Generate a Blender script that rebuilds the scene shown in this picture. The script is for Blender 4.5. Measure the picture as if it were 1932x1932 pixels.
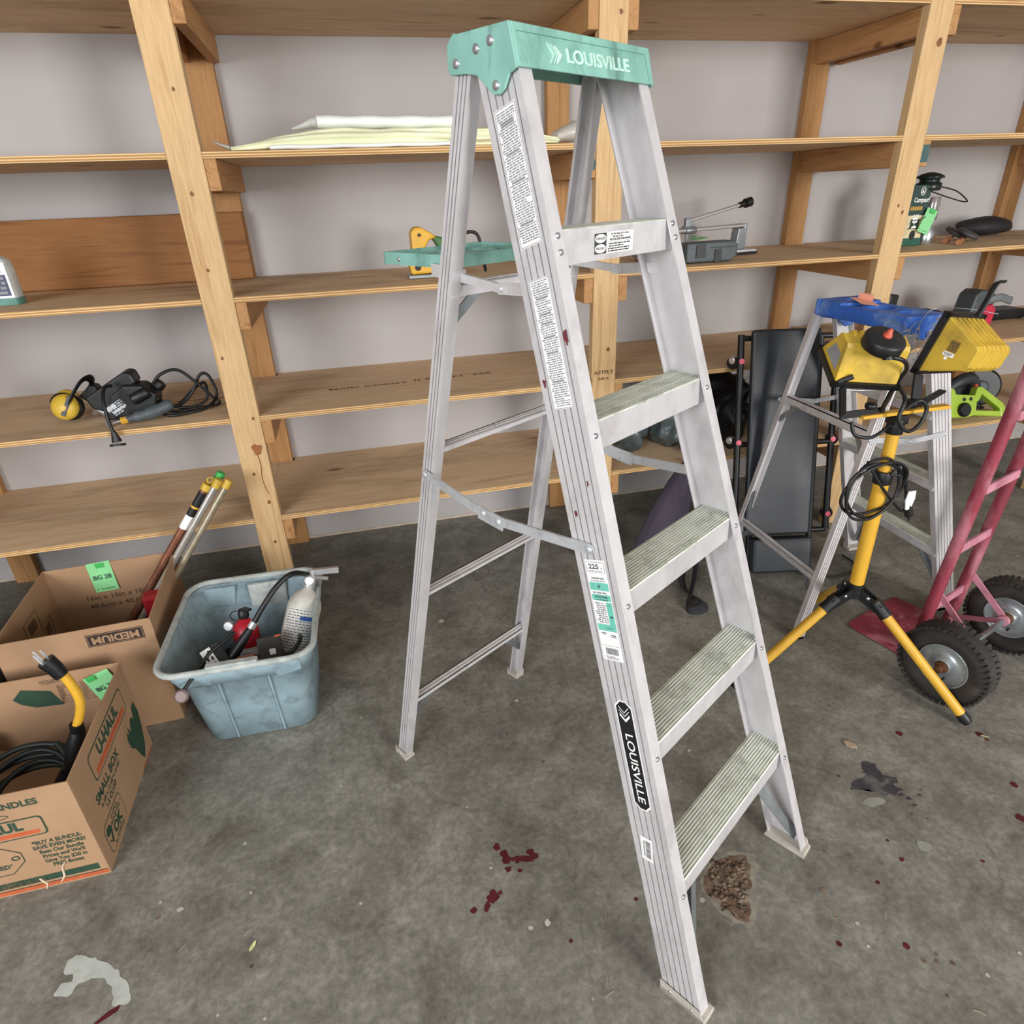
import bpy, bmesh, math, random
from mathutils import Matrix, Vector, noise, Euler
V = Vector
sc = bpy.context.scene
for o in list(bpy.data.objects): bpy.data.objects.remove(o)
# ------------------------------------------------------------------ camera
cd = bpy.data.cameras.new('camera'); cam = bpy.data.objects.new('camera', cd); sc.collection.objects.link(cam)
cd.sensor_width = 36; cd.lens = 36*1205.52/1932; cd.clip_start = .05; cd.clip_end = 60
pt, rl, yw = .465, -.0383, .2277
F = V((math.sin(yw)*math.cos(pt), math.cos(yw)*math.cos(pt), -math.sin(pt)))
R0 = V((math.cos(yw), -math.sin(yw), 0)); U0 = R0.cross(F)
R1 = math.cos(rl)*R0+math.sin(rl)*U0; U1 = -math.sin(rl)*R0+math.cos(rl)*U0
mw = Matrix((R1, U1, -F)).transposed().to_4x4(); mw.translation = V((0, 0, 1.5242)); cam.matrix_world = mw
sc.camera = cam
# ------------------------------------------------------------------ light
w = bpy.data.worlds.new('world'); sc.world = w; w.use_nodes = True
w.node_tree.nodes['Background'].inputs[0].default_value = (.93, .96, 1, 1)
w.node_tree.nodes['Background'].inputs[1].default_value = .46
def area(name, loc, target, sx, sy, power, col):
    l = bpy.data.lights.new(name, 'AREA'); l.shape = 'RECTANGLE'; l.size = sx; l.size_y = sy; l.energy = power; l.color = col
    o = bpy.data.objects.new(name, l); sc.collection.objects.link(o); o.location = loc
    o.rotation_euler = (V(target)-V(loc)).to_track_quat('-Z', 'Y').to_euler(); return o
area('doorway_daylight', (3.3, -4.2, 1.9), (.9, 2.4, .8), 1.6, 1.9, 260, (1, .985, .96))
area('side_fill', (-3.2, -2.6, 2.1), (.6, 1.6, .7), 2.8, 2.0, 215, (.93, .96, 1))  # added soft fill lamp, brightens left-facing sides such as the ladder rail web
sc.view_settings.view_transform = 'Standard'; sc.view_settings.look = 'None'; sc.view_settings.gamma = 1
sc.view_settings.use_curve_mapping = False; sc.view_settings.exposure = .25
# ------------------------------------------------------------------ helpers
def lin(c):
    if isinstance(c, str):
        c = [int(c[i:i+2], 16) for i in (0, 2, 4)]
    return tuple((x/255/12.92 if x/255 <= .04045 else ((x/255+.055)/1.055)**2.4) for x in c)+(1,)
def nm(name):
    m = bpy.data.materials.new(name); m.use_nodes = True; nt = m.node_tree
    return m, nt, nt.nodes['Principled BSDF']
def N(nt, t, **k):
    n = nt.nodes.new(t)
    for a, b in k.items():
        if a.startswith('i_'): n.inputs[a[2:].replace('_', ' ')].default_value = b
        else: setattr(n, a, b)
    return n
def ramp(nt, fac, stops):
    r = N(nt, 'ShaderNodeValToRGB'); e = r.color_ramp.elements
    while len(e) < len(stops): e.new(.5)
    for el, (p, c) in zip(e, stops): el.position = p; el.color = c
    nt.links.new(fac, r.inputs[0]); return r
def mixc(nt, fac, a, b, mode='MIX'):
    m = N(nt, 'ShaderNodeMix', data_type='RGBA', blend_type=mode)
    for i, x in ((0, fac), (6, a), (7, b)):
        if isinstance(x, (int, float, tuple)): m.inputs[i].default_value = x
        else: nt.links.new(x, m.inputs[i])
    return m.outputs[2]
def mapv(nt, scale, coord='Object', rnd=True, rot=(0, 0, 0)):
    tc = N(nt, 'ShaderNodeTexCoord'); mp = N(nt, 'ShaderNodeMapping'); mp.inputs['Scale'].default_value = scale; mp.inputs['Rotation'].default_value = rot
    nt.links.new(tc.outputs[coord], mp.inputs[0]); return mp.outputs[0]
def noi(nt, vec, scale, detail=4, rough=.55, dist=0):
    n = N(nt, 'ShaderNodeTexNoise'); n.inputs['Scale'].default_value = scale; n.inputs['Detail'].default_value = detail
    n.inputs['Roughness'].default_value = rough; n.inputs['Distortion'].default_value = dist
    nt.links.new(vec, n.inputs['Vector']); return n.outputs[0]
def bump(nt, b, h, strength=.2, dist=.002):
    n = N(nt, 'ShaderNodeBump'); n.inputs['Strength'].default_value = strength; n.inputs['Distance'].default_value = dist
    nt.links.new(h, n.inputs['Height']); nt.links.new(n.outputs[0], b.inputs['Normal'])
MC = {}
def mat(key, col, rough=.5, metal=0, vary=.12, scale=25, dirt=None, dirt_amt=.5, dirt_scale=9, bmp=.1, alpha=1, spec=.5, stretch=(1, 1, 1)):
    if key in MC: return MC[key]
    m, nt, b = nm(key); c = lin(col)
    vec = mapv(nt, stretch)
    n1 = noi(nt, vec, scale, 5)
    dk = tuple(x*(1-vary*1.6) for x in c[:3])+(1,); lt = tuple(min(1, x*(1+vary)) for x in c[:3])+(1,)
    out = ramp(nt, n1, [(.3, dk), (.7, lt)]).outputs[0]
    if dirt:
        n2 = noi(nt, vec, dirt_scale, 8, .65, .3)
        f = ramp(nt, n2, [(.5, (0, 0, 0, 1)), (.72, (dirt_amt,)*3+(1,))]).outputs[0]
        out = mixc(nt, f, out, lin(dirt))
    nt.links.new(out, b.inputs['Base Color'])
    b.inputs['Roughness'].default_value = rough; b.inputs['Metallic'].default_value = metal; b.inputs['Specular IOR Level'].default_value = spec
    if bmp: bump(nt, b, n1, bmp)
    if alpha < 1: b.inputs['Alpha'].default_value = alpha
    MC[key] = m; return m
def wood(key, axis, light, dark, knots=True, grime=None, gamt=.5, seed=0):
    if key in MC: return MC[key]
    m, nt, b = nm(key)
    s = [1, 1, 1]; s['XYZ'.index(axis)] = .07
    vec = mapv(nt, s); va = N(nt, 'ShaderNodeVectorMath', operation='ADD'); va.inputs[1].default_value = (seed*3.1, seed*1.7, seed*2.3); nt.links.new(vec, va.inputs[0]); vec = va.outputs[0]
    n1 = noi(nt, vec, 22, 3, .5, 1.2); n2 = noi(nt, vec, 150, 3, .6)
    c = ramp(nt, n1, [(.3, lin(dark)), (.45, lin(light)), (.6, lin(light)), (.75, lin(dark))]).outputs[0]
    f2 = ramp(nt, n2, [(.35, (.8, .76, .7, 1)), (.65, (1.0, 1.0, 1.0, 1))]).outputs[0]
    c = mixc(nt, .7, c, f2, 'MULTIPLY')
    if knots:
        s2 = [1, 1, 1]; s2['XYZ'.index(axis)] = .55; s2[1 if axis != 'Y' else 0] = .02
        v2 = mapv(nt, s2); vo = N(nt, 'ShaderNodeTexVoronoi'); vo.inputs['Scale'].default_value = 4.6; nt.links.new(v2, vo.inputs['Vector'])
        k = ramp(nt, vo.outputs['Distance'], [(.04, (.85, .85, .85, 1)), (.085, (0, 0, 0, 1))]).outputs[0]
        c = mixc(nt, k, c, lin('5f3a1c'))
    if grime:
        n3 = noi(nt, mapv(nt, s), 9, 8, .7, .4)
        g = ramp(nt, n3, [(.47, (0, 0, 0, 1)), (.75, (gamt,)*3+(1,))]).outputs[0]
        c = mixc(nt, g, c, lin(grime))
    nt.links.new(c, b.inputs['Base Color']); b.inputs['Roughness'].default_value = .65; b.inputs['Specular IOR Level'].default_value = .3
    bump(nt, b, n2, .15, .001); MC[key] = m; return m
class MB:
    def __init__(s): s.v = []; s.f = []; s.m = []; s.s = []
    def add(s, vs, fs, mi=0, sm=False):
        o = len(s.v); s.v += [tuple(v) for v in vs]
        for f in fs: s.f.append([i+o for i in f]); s.m.append(mi); s.s.append(sm)
        return s
    def box(s, c, d, mi=0, M=None):
        x, y, z = d[0]/2, d[1]/2, d[2]/2; vs = [V((a*x, b*y, e*z)) for a in (-1, 1) for b in (-1, 1) for e in (-1, 1)]
        vs = [(M @ v if M else v)+V(c) for v in vs]
        return s.add(vs, [(0, 1, 3, 2), (4, 6, 7, 5), (0, 4, 5, 1), (2, 3, 7, 6), (0, 2, 6, 4), (1, 5, 7, 3)], mi)
    def bx(s, x0, x1, y0, y1, z0, z1, mi=0): return s.box(((x0+x1)/2, (y0+y1)/2, (z0+z1)/2), (x1-x0, y1-y0, z1-z0), mi)
    def prism(s, pts, f0, f1, mi=0, sm=False):
        n = len(pts); vs = [f0(*p) for p in pts]+[f1(*p) for p in pts]
        s.add(vs, [list(range(n))[::-1], list(range(n, 2*n))], mi)
        o = len(s.v)-2*n
        for i in range(n):
            j = (i+1) % n; s.f.append([o+i, o+j, o+n+j, o+n+i]); s.m.append(mi); s.s.append(sm)
        return s
    def xz(s, pts, y0, y1, mi=0): return s.prism(pts, lambda a, b: (a, y0, b), lambda a, b: (a, y1, b), mi)
    def yz(s, pts, x0, x1, mi=0): return s.prism(pts, lambda a, b: (x0, a, b), lambda a, b: (x1, a, b), mi)
    def xy(s, pts, z0, z1, mi=0): return s.prism(pts, lambda a, b: (a, b, z0), lambda a, b: (a, b, z1), mi)
    def tube(s, pts, r, n=10, mi=0, closed=False, flat=None):
        P = [V(p) for p in pts]; L = len(P); rings = []
        up = None
        for i in range(L):
            if closed: t = P[(i+1) % L]-P[i-1]
            else: t = P[min(i+1, L-1)]-P[max(i-1, 0)]
            t.normalize()
            if up is None:
                up = V((0, 0, 1)) if abs(t.z) < .9 else V((1, 0, 0))
            a = t.cross(up).normalized(); b2 = a.cross(t).normalized(); up = b2
            rr = r[i] if isinstance(r, (list, tuple)) else r
            q = flat if flat else (1, 1)
            rings.append([P[i]+a*math.cos(2*math.pi*k/n)*rr*q[0]+b2*math.sin(2*math.pi*k/n)*rr*q[1] for k in range(n)])
        vs = [v for g in rings for v in g]; fs = []
        for i in range(L if closed else L-1):
            j = (i+1) % L
            for k in range(n): fs.append((i*n+k, i*n+(k+1) % n, j*n+(k+1) % n, j*n+k))
        s.add(vs, fs, mi, True)
        if not closed: s.add(rings[0], [list(range(n))[::-1]], mi); s.add(rings[-1], [list(range(n))], mi)
        return s
    def cyl(s, a, b, r, r2=None, n=16, mi=0): return s.tube([a, b], [r, r if r2 is None else r2], n, mi)
    def lathe(s, prof, o, ax, n=20, mi=0, cap0=True, cap1=True):
        ax = V(ax).normalized(); u = ax.orthogonal().normalized(); w2 = ax.cross(u); L = len(prof); o = V(o)
        vs = [o+ax*h+(u*math.cos(2*math.pi*k/n)+w2*math.sin(2*math.pi*k/n))*max(r, 1e-5) for r, h in prof for k in range(n)]
        fs = [(i*n+k, i*n+(k+1) % n, (i+1)*n+(k+1) % n, (i+1)*n+k) for i in range(L-1) for k in range(n)]
        s.add(vs, fs, mi, True)
        if cap0: s.add(vs[:n], [list(range(n))[::-1]], mi)
        if cap1: s.add(vs[-n:], [list(range(n))], mi)
        return s
    def bar(s, a, b, wd, th, side, mi=0):
        a = V(a); b = V(b); t = (b-a).normalized(); n_ = V(side).normalized(); u = t.cross(n_).normalized()
        vs = [p+u*wd/2*i+n_*th/2*j for p in (a, b) for i in (-1, 1) for j in (-1, 1)]
        return s.add(vs, [(0, 1, 3, 2), (4, 6, 7, 5), (0, 4, 5, 1), (2, 3, 7, 6), (0, 2, 6, 4), (1, 5, 7, 3)], mi)
    def rivet(s, p, n_, r=.006, h=.003, mi=0):
        return s.lathe([(r, 0), (r*.95, h*.5), (r*.6, h*.9), (r*.15, h)], p, n_, 10, mi)
    def loft(s, rings, mi=0, cap0=True, cap1=True, sm=True):
        n = len(rings[0]); vs = [v for g in rings for v in g]
        s.add(vs, [(i*n+k, i*n+(k+1) % n, (i+1)*n+(k+1) % n, (i+1)*n+k) for i in range(len(rings)-1) for k in range(n)], mi, sm)
        if cap0: s.add(rings[0], [list(range(n))[::-1]], mi)
        if cap1: s.add(rings[-1], [list(range(n))], mi)
        return s
    def text(s, t, M, size, mi=0, bold=0, xs=1, ex=0, align='CENTER'):
        key = (t, size, bold, ex, align)
        cu = bpy.data.curves.new('t', 'FONT'); cu.body = t; cu.size = size; cu.offset = bold; cu.extrude = ex; cu.align_x = align; cu.align_y = 'CENTER'; cu.resolution_u = 3
        ob = bpy.data.objects.new('t', cu); sc.collection.objects.link(ob)
        dg = bpy.context.evaluated_depsgraph_get(); me = bpy.data.meshes.new_from_object(ob.evaluated_get(dg))
        vs = [M @ V((v.co.x*xs, v.co.y, v.co.z)) for v in me.vertices]; fs = [list(p.vertices) for p in me.polygons]
        s.add(vs, fs, mi); bpy.data.objects.remove(ob); bpy.data.curves.remove(cu); bpy.data.meshes.remove(me); return s
    def rect(s, M, x0, x1, y0, y1, mi=0, z=0): return s.add([M @ V((x0, y0, z)), M @ V((x1, y0, z)), M @ V((x1, y1, z)), M @ V((x0, y1, z))], [(0, 1, 2, 3)], mi)
    def poly(s, M, pts, mi=0, z=0): return s.add([M @ V((x, y, z)) for x, y in pts], [list(range(len(pts)))], mi)
    def fine(s, M, x0, x1, y0, y1, rows, mi=1, z=.0004, seed=1, frac=.55, bars=()):
        rn = random.Random(seed); rh = (y1-y0)/rows
        for r in range(rows):
            yc = y1-(r+.5)*rh
            if r in bars:
                s.rect(M, x0+(x1-x0)*.15, x1-(x1-x0)*.15, yc-rh*.42, yc+rh*.42, mi, z); continue
            x = x0+rn.random()*rh*1.5; end = x1-rn.random()*(x1-x0)*(.35 if rn.random() < .3 else .06)
            while x < end:
                l = rh*(.8+rn.random()*2.4); l = min(l, end-x); s.rect(M, x, x+l, yc-rh*frac/2, yc+rh*frac/2, mi, z); x += l+rh*.45
        return s
    def build(s, name, mats, parent=None, bevel=0, sub=0, seg=2):
        me = bpy.data.meshes.new(name); me.from_pydata(s.v, [], s.f); me.update()
        if not isinstance(mats, (list, tuple)): mats = [mats]
        for m in mats: me.materials.append(m)
        for p, mi, sm in zip(me.polygons, s.m, s.s): p.material_index = mi; p.use_smooth = sm
        bm = bmesh.new(); bm.from_mesh(me)
        if sub or bevel: bmesh.ops.remove_doubles(bm, verts=bm.verts, dist=1e-5)
        bmesh.ops.recalc_face_normals(bm, faces=bm.faces); bm.to_mesh(me); bm.free()
        o = bpy.data.objects.new(name, me); sc.collection.objects.link(o)
        if parent is not None: o.parent = parent
        if bevel:
            b = o.modifiers.new('bevel', 'BEVEL'); b.width = bevel; b.segments = seg; b.limit_method = 'ANGLE'; b.angle_limit = math.radians(40); b.harden_normals = False
        if sub:
            b = o.modifiers.new('sub', 'SUBSURF'); b.levels = sub; b.render_levels = sub
            for p in me.polygons: p.use_smooth = True
        return o
def tag(o, label, cat, group=None):
    o['label'] = label; o['category'] = cat
    if group: o['group'] = group
    return o
def thing(name, label, cat, loc=(0, 0, 0), rz=0, group=None):
    o = bpy.data.objects.new(name, None); sc.collection.objects.link(o); o.empty_display_size = .1
    o.location = loc; o.rotation_euler = (0, 0, rz); return tag(o, label, cat, group)
def struct(o): o['kind'] = 'structure'; return o
def lab(o, l): o['label'] = l; return o
def fr(o, x, y):
    x = V(x).normalized(); y = V(y); y = (y-x*y.dot(x)).normalized(); z = x.cross(y)
    m = Matrix((x, y, z)).transposed().to_4x4(); m.translation = V(o); return m
def smooth(pts, k=6, closed=False):
    P = [V(p) for p in pts]; n = len(P); out = []
    rng = range(n if closed else n-1)
    for i in rng:
        p0 = P[i-1] if (closed or i > 0) else P[0]; p1 = P[i]; p2 = P[(i+1) % n]; p3 = P[(i+2) % n] if (closed or i+2 < n) else P[-1]
        for j in range(k):
            t = j/k; out.append(.5*((2*p1)+(p2-p0)*t+(2*p0-5*p1+4*p2-p3)*t*t+(3*p1-p0-3*p2+p3)*t**3))
    if not closed: out.append(P[-1])
    return out
def rrect(x0, x1, y0, y1, r, z, k=5):
    out = []
    for cx, cy, a in ((x1-r, y1-r, 0), (x0+r, y1-r, 90), (x0+r, y0+r, 180), (x1-r, y0+r, 270)):
        for i in range(k+1):
            t = math.radians(a+90*i/k); out.append(V((cx+r*math.cos(t), cy+r*math.sin(t), z)))
    return out
def blob(cx, cy, rx, ry, seed, k=22, rough=.35, rot=0):
    out = []
    for i in range(k):
        t = 2*math.pi*i/k; q = 1+rough*noise.noise(V((math.cos(t)*1.6+seed, math.sin(t)*1.6, seed*.7)))*1.6
        x, y = rx*q*math.cos(t), ry*q*math.sin(t); out.append((cx+x*math.cos(rot)-y*math.sin(rot), cy+x*math.sin(rot)+y*math.cos(rot)))
    return out
def lump(mb, c, r, seed, amp=.35, freq=1.6, sub=3, mi=0, zmin=None):
    bm = bmesh.new(); bmesh.ops.create_icosphere(bm, subdivisions=sub, radius=1)
    vs = []
    for v in bm.verts:
        d = v.co.normalized(); q = 1+amp*(noise.noise(d*freq+V((seed, 0, 0)))+.5*abs(noise.noise(d*freq*3+V((seed, 5, 0)))))
        p = V((c[0]+d.x*r[0]*q, c[1]+d.y*r[1]*q, c[2]+d.z*r[2]*q))
        if zmin is not None: p.z = max(p.z, zmin)
        vs.append(p)
    mb.add(vs, [[v.index for v in f.verts] for f in bm.faces], mi, True); bm.free(); return mb
# ------------------------------------------------------------------ palette
alu = mat('aluminium', 'dcd9da', .45, .4, .05, 30, '9a9294', .45, 12, .03, stretch=(1, 1, .6))
groove = mat('groove_dirt', 'a8a2a2', .7, .2, .1, 30)
tgroove = mat('tread_groove_dirt', 'b0b0a0', .8, .1, .2, 30)
alu_in = mat('aluminium_inner', 'd8cfcd', .45, .35, .1, 12, 'a3918f', .5, 7, .08)
alu_teal = mat('aluminium_tread', 'ecf3e6', .5, .15, .06, 40, '6d7462', .8, 26, .03, stretch=(.7, 1, 1))
alu_dark = mat('aluminium_grey', '9aa0a3', .42, .7, .1, 20, '6d7173', .4, 8, .1)
zinc = mat('zinc_plate', 'd2d5d8', .38, .45, .06, 30, '85878a', .5, 20, .05)
steel = mat('steel', 'c9ccd0', .28, .9, .06, 30, '70706c', .35, 16, .05)
chrome = mat('chrome', 'e8e8ea', .22, .75, .02, 10)
teal = mat('teal_plastic', '86b8ab', .55, 0, .12, 14, '3f6158', .8, 16, .15, stretch=(1, 1, .5))
blue = mat('blue_plastic', '2f66c4', .55, 0, .15, 14, '8fb0e0', .75, 9, .1)
yel = mat('yellow_paint', 'd3a232', .4, 0, .06, 20, 'b98d16', .4, 9, .05)
yelp = mat('yellow_plastic', 'cba838', .45, 0, .06, 20, '8b7430', .75, 11, .05)
blk = mat('black_plastic', '0e0f11', .45, 0, .2, 30, '2b2d2f', .4, 10, .1)
dgrey = mat('dark_grey_plastic', '4b5356', .5, 0, .15, 30, '2d3234', .4, 10, .1)
rubber = mat('black_rubber', '2c2724', .8, 0, .2, 40, '544c45', .5, 12, .2)
white = mat('white_plastic', 'eceae4', .45, 0, .04, 20)
paper = mat('label_paper', 'f2f0ee', .55, 0, .03, 30)
ink = mat('label_ink', '3d3f40', .7, 0, .05, 30)
inkl = mat('label_ink_soft', '8b8d8e', .7, 0, .05, 30)
blackink = mat('black_ink', '121314', .5, 0, .05, 30)
teal_ink = mat('teal_ink', '6fc4b0', .55, 0, .05, 30)
card = mat('cardboard', 'a38264', .8, 0, .05, 8, '876b54', .35, 5, .08, spec=.2)
card_in = mat('cardboard_inside', '9b7a5a', .85, 0, .06, 8, '846448', .35, 5, .08, spec=.2)
green_ink = mat('box_green_ink', '24402f', .75, 0, .1, 40)
orange_ink = mat('box_orange_ink', 'b4552f', .75, 0, .1, 40)
brown_ink = mat('box_brown_ink', '2e211b', .8, 0, .1, 40)
note = mat('green_note_paper', '86cf8c', .7, 0, .05, 20)
notep = mat('salmon_note_paper', 'f2a98f', .7, 0, .05, 20)
tape = mat('green_tape', '3fae55', .5, 0, .05, 20)
red = mat('red_paint', 'b3172b', .4, 0, .1, 20)
pink = mat('faded_red_paint', '87303f', .6, 0, .2, 14, 'bd8791', .9, 8, .1, stretch=(1, 1, .35))
pinkl = mat('pink_paint', 'c08090', .6, 0, .15, 18, '9a4456', .7, 16, .1)
# ------------------------------------------------------------------ floor, wall, ceiling
def concrete():
    m, nt, b = nm('concrete'); v = mapv(nt, (1, 1, 1))
    n1 = noi(nt, v, 1.3, 6, .6, .5); n2 = noi(nt, v, 7, 8, .7, .4); n3 = noi(nt, v, 60, 4, .7)
    c = ramp(nt, n1, [(.3, lin('67635b')), (.48, lin('817e75')), (.66, lin('938f86'))]).outputs[0]
    c2 = ramp(nt, n2, [(.32, lin('605a50')), (.5, lin('868379')), (.7, lin('aaa69c'))]).outputs[0]
    c = mixc(nt, .65, c, c2); nm_ = noi(nt, v, 22, 7, .75, .6); c = mixc(nt, .8, c, ramp(nt, nm_, [(.3, (.7, .69, .66, 1)), (.55, (1, 1, 1, 1)), (.72, (1.15, 1.15, 1.13, 1))]).outputs[0], 'MULTIPLY'); c3 = ramp(nt, n3, [(.3, (.5, .5, .5, 1)), (.7, (1.15, 1.15, 1.15, 1))]).outputs[0]
    c = mixc(nt, .75, c, c3, 'MULTIPLY')
    vo = N(nt, 'ShaderNodeTexVoronoi', feature='F1'); vo.inputs['Scale'].default_value = 9; nt.links.new(v, vo.inputs['Vector'])
    sp = ramp(nt, vo.outputs['Distance'], [(.025, (.8, .8, .8, 1)), (.04, (0, 0, 0, 1))]).outputs[0]
    c = mixc(nt, sp, c, lin('c4c0b4'))
    v2 = mapv(nt, (1, 1, 1), rot=(0, 0, .7)); va = N(nt, 'ShaderNodeTexVoronoi'); va.inputs['Scale'].default_value = 6; nt.links.new(v2, va.inputs['Vector'])
    sp2 = ramp(nt, va.outputs['Distance'], [(.022, (.85, .85, .85, 1)), (.034, (0, 0, 0, 1))]).outputs[0]
    c = mixc(nt, sp2, c, lin('37302c'))
    n4 = noi(nt, mapv(nt, (1, 1, 1), rot=(0, 0, 2)), .9, 5, .6, .8)
    g = ramp(nt, n4, [(.55, (0, 0, 0, 1)), (.75, (.4, .4, .4, 1))]).outputs[0]; c = mixc(nt, g, c, lin('574f49'))
    mu = N(nt, 'ShaderNodeTexVoronoi', feature='DISTANCE_TO_EDGE'); mu.inputs['Scale'].default_value = .55
    dv = N(nt, 'ShaderNodeVectorMath', operation='ADD'); nz = N(nt, 'ShaderNodeTexNoise'); nz.inputs['Scale'].default_value = 5; nz.inputs['Detail'].default_value = 6
    nt.links.new(v, nz.inputs['Vector']); ms = N(nt, 'ShaderNodeVectorMath', operation='SCALE'); ms.inputs['Scale'].default_value = .25
    nt.links.new(nz.outputs[1], ms.inputs[0]); nt.links.new(v, dv.inputs[0]); nt.links.new(ms.outputs[0], dv.inputs[1]); nt.links.new(dv.outputs[0], mu.inputs['Vector'])
    cr = ramp(nt, mu.outputs['Distance'], [(.0, (.32, .32, .32, 1)), (.0022, (0, 0, 0, 1))]).outputs[0]; c = mixc(nt, cr, c, lin('4a453f'))
    nt.links.new(c, b.inputs['Base Color']); b.inputs['Roughness'].default_value = .62
    bump(nt, b, n2, .12, .004); return m
mf = concrete()
stain = mat('dark_red_paint_spill', '54161f', .35, 0, .15, 60, '7a3038', .4, 40, .1)
chip = mat('pale_spots', 'b8b5a8', .7); spill = mat('white_paint_spill', 'b9bdb6', .75, 0, .1, 20, '9c9a90', .9, 14, .1)
tar = mat('tar_stain', '3a373c', .6, 0, .2, 30, '77756e', .9, 22, .2)
rubble = mat('broken_concrete', '6b5545', .95, 0, .5, 45, '9a8d7c', .9, 30, .8)
haze = mat('worn_patch', '8d8c84', .8, 0, .1, 20)
fl = MB(); fl.add([(-4, -5.2, 0), (7, -5.2, 0), (7, 3.0, 0), (-4, 3.0, 0)], [(0, 1, 2, 3)], 0)
I = Matrix.Identity(4)
def fb(cx, cy, rx, ry, mi, seed, rough=.35, rot=0, z=.0006, k=26): fl.poly(I, blob(cx, cy, rx, ry, seed, k, rough, rot), mi, z+(seed % 40)*.00001)
f0, f1_, f2_ = 1205.52, .465, 0
def px(x, y, z=0):                                                # where a sight line to a mark in the photo meets a level plane
    d = F+(x-966)/1205.52*R1-(y-966)/1205.52*U1; t = (z-1.5242)/d.z; return d.x*t, d.y*t
def spot(x, y, r, mi, seed, rough=.25, e=1.0, rot=0): q = px(x, y); fb(q[0], q[1], r, r*e, mi, seed, rough, rot)
for i, (x, y, r) in enumerate([(938, 1598, .0095), (951, 1612, .01), (955, 1622, .0105), (959, 1640, .0075), (968, 1621, .006), (977, 1622, .0095), (986, 1620, .007), (994, 1621, .009), (1001, 1608, .0095), (1006, 1616, .0105), (1000, 1621, .008), (981, 1643, .0055),
                               (930, 1688, .0105), (928, 1696, .0115), (936, 1692, .008), (920, 1708, .008), (944, 1684, .005), (918, 1716, .006), (894, 1718, .0075)]): spot(x, y, r, 1, i, .3)
for i, (x, y, r, m_) in enumerate([(1077, 1776, .004, 1), (1077, 1775, .004, 1), (1200, 1697, .0045, 1), (1697, 1384, .009, 1), (1848, 1386, .01, 1), (1862, 1396, .006, 1), (1913, 1481, .009, 1), (1926, 1543, .011, 1), (1701, 1622, .006, 1), (1854, 1625, .0045, 1), (1656, 1665, .005, 1), (1583, 1781, .006, 1), (1710, 1785, .007, 1), (1742, 1813, .005, 5), (1767, 1814, .004, 5), (1797, 1818, .005, 5), (1767, 1800, .004, 5), (1554, 1680, .008, 5), (1576, 1727, .005, 5), (299, 1730, .005, 5), (475, 1823, .004, 5), (1675, 1586, .004, 1),
                                   (1033, 1741, .0075, 2), (1001, 1751, .0055, 2), (833, 1172, .012, 2), (1617, 1742, .004, 2), (1638, 1786, .0035, 2), (1863, 1840, .004, 2), (340, 1716, .007, 2), (473, 1685, .004, 2), (303, 1703, .004, 2), (975, 1322, .006, 2), (462, 1592, .004, 2), (1325, 1699, .006, 2), (1300, 1416, .005, 2), (1924, 1799, .004, 2)]): spot(x, y, r, m_, i+30, .25)
sp = [(117, 1835), (140, 1803), (165, 1805), (190, 1813), (225, 1835), (241, 1858), (245, 1888), (214, 1896), (210, 1862), (190, 1845), (165, 1852), (150, 1855), (128, 1880), (101, 1877), (115, 1858), (137, 1850), (135, 1838)]
def jag(pts, seed, amp=.006, k=6):
    out = []
    P_ = [px(*q) for q in pts]; n = len(P_)
    sm_ = smooth([(a, b, 0) for a, b in P_], k, True)
    for v in sm_: out.append((v.x+amp*noise.noise(V((v.x*60, v.y*60, seed))), v.y+amp*noise.noise(V((v.x*60, v.y*60, seed+9)))))
    return out
fl.poly(I, jag(sp, 1, .006), 3, .0006)
fl.poly(I, [px(*q) for q in [(205, 1908), (228, 1895), (222, 1908), (185, 1932), (176, 1932)]], 1, .0005)
fl.poly(I, jag([(1626, 1447), (1632, 1438), (1648, 1441), (1658, 1452), (1665, 1462), (1680, 1466), (1694, 1474), (1688, 1482), (1705, 1490), (1692, 1496), (1680, 1502), (1660, 1497), (1640, 1492), (1605, 1488), (1607, 1474), (1625, 1468), (1634, 1462)], 3, .012), 4, .0006)
for i, (x, y, r) in enumerate([(1700, 1500, .008), (1715, 1508, .007), (1725, 1520, .006), (1722, 1536, .007), (1735, 1500, .005), (1750, 1545, .004), (1738, 1490, .004), (1630, 1458, .006)]): spot(x, y, r, 4, i+70, .6, .6)
for i, (x, y, r, e) in enumerate([(1745, 1597, .018, .8), (1650, 1513, .03, .5)]): spot(x, y, r, 6, i+90, .2, e)
# broken hole with rubble
hole = [(1338, 1640), (1350, 1622), (1375, 1616), (1400, 1615), (1414, 1635), (1415, 1668), (1405, 1690), (1418, 1712), (1410, 1742), (1390, 1730), (1365, 1712), (1340, 1692), (1328, 1668)]
fl.poly(I, jag([(1322, 1655), (1345, 1618), (1380, 1608), (1425, 1612), (1428, 1665), (1428, 1722), (1412, 1752), (1385, 1738), (1335, 1700)], 8, .012), 7, .0005); fl.poly(I, jag(hole, 5, .012), 5, .0008)
rn = random.Random(4)
for i in range(260):
    a, b2 = rn.random(), rn.random(); x = 1342+a*66; y = 1625+b2*95
    if x > 1405 and y < 1640 or (x < 1362 and y > 1695): continue
    q = px(x, y); sz = .0015+.0055*rn.random()**2.5; lump(fl, (q[0], q[1], .001), (sz, sz*(.6+.5*rn.random()), sz*.6), i, .5, 2, 1, 5)
struct(fl.build('floor', [mf, stain, chip, spill, tar, rubble, haze, mat('hole_edge', '8f897c', .9, 0, .2, 30, '6f6456', .7, 25, .3), mat('sandy_patch', '8b8474', .85, 0, .12, 25, '807c72', .9, 14, .1)]))
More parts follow.
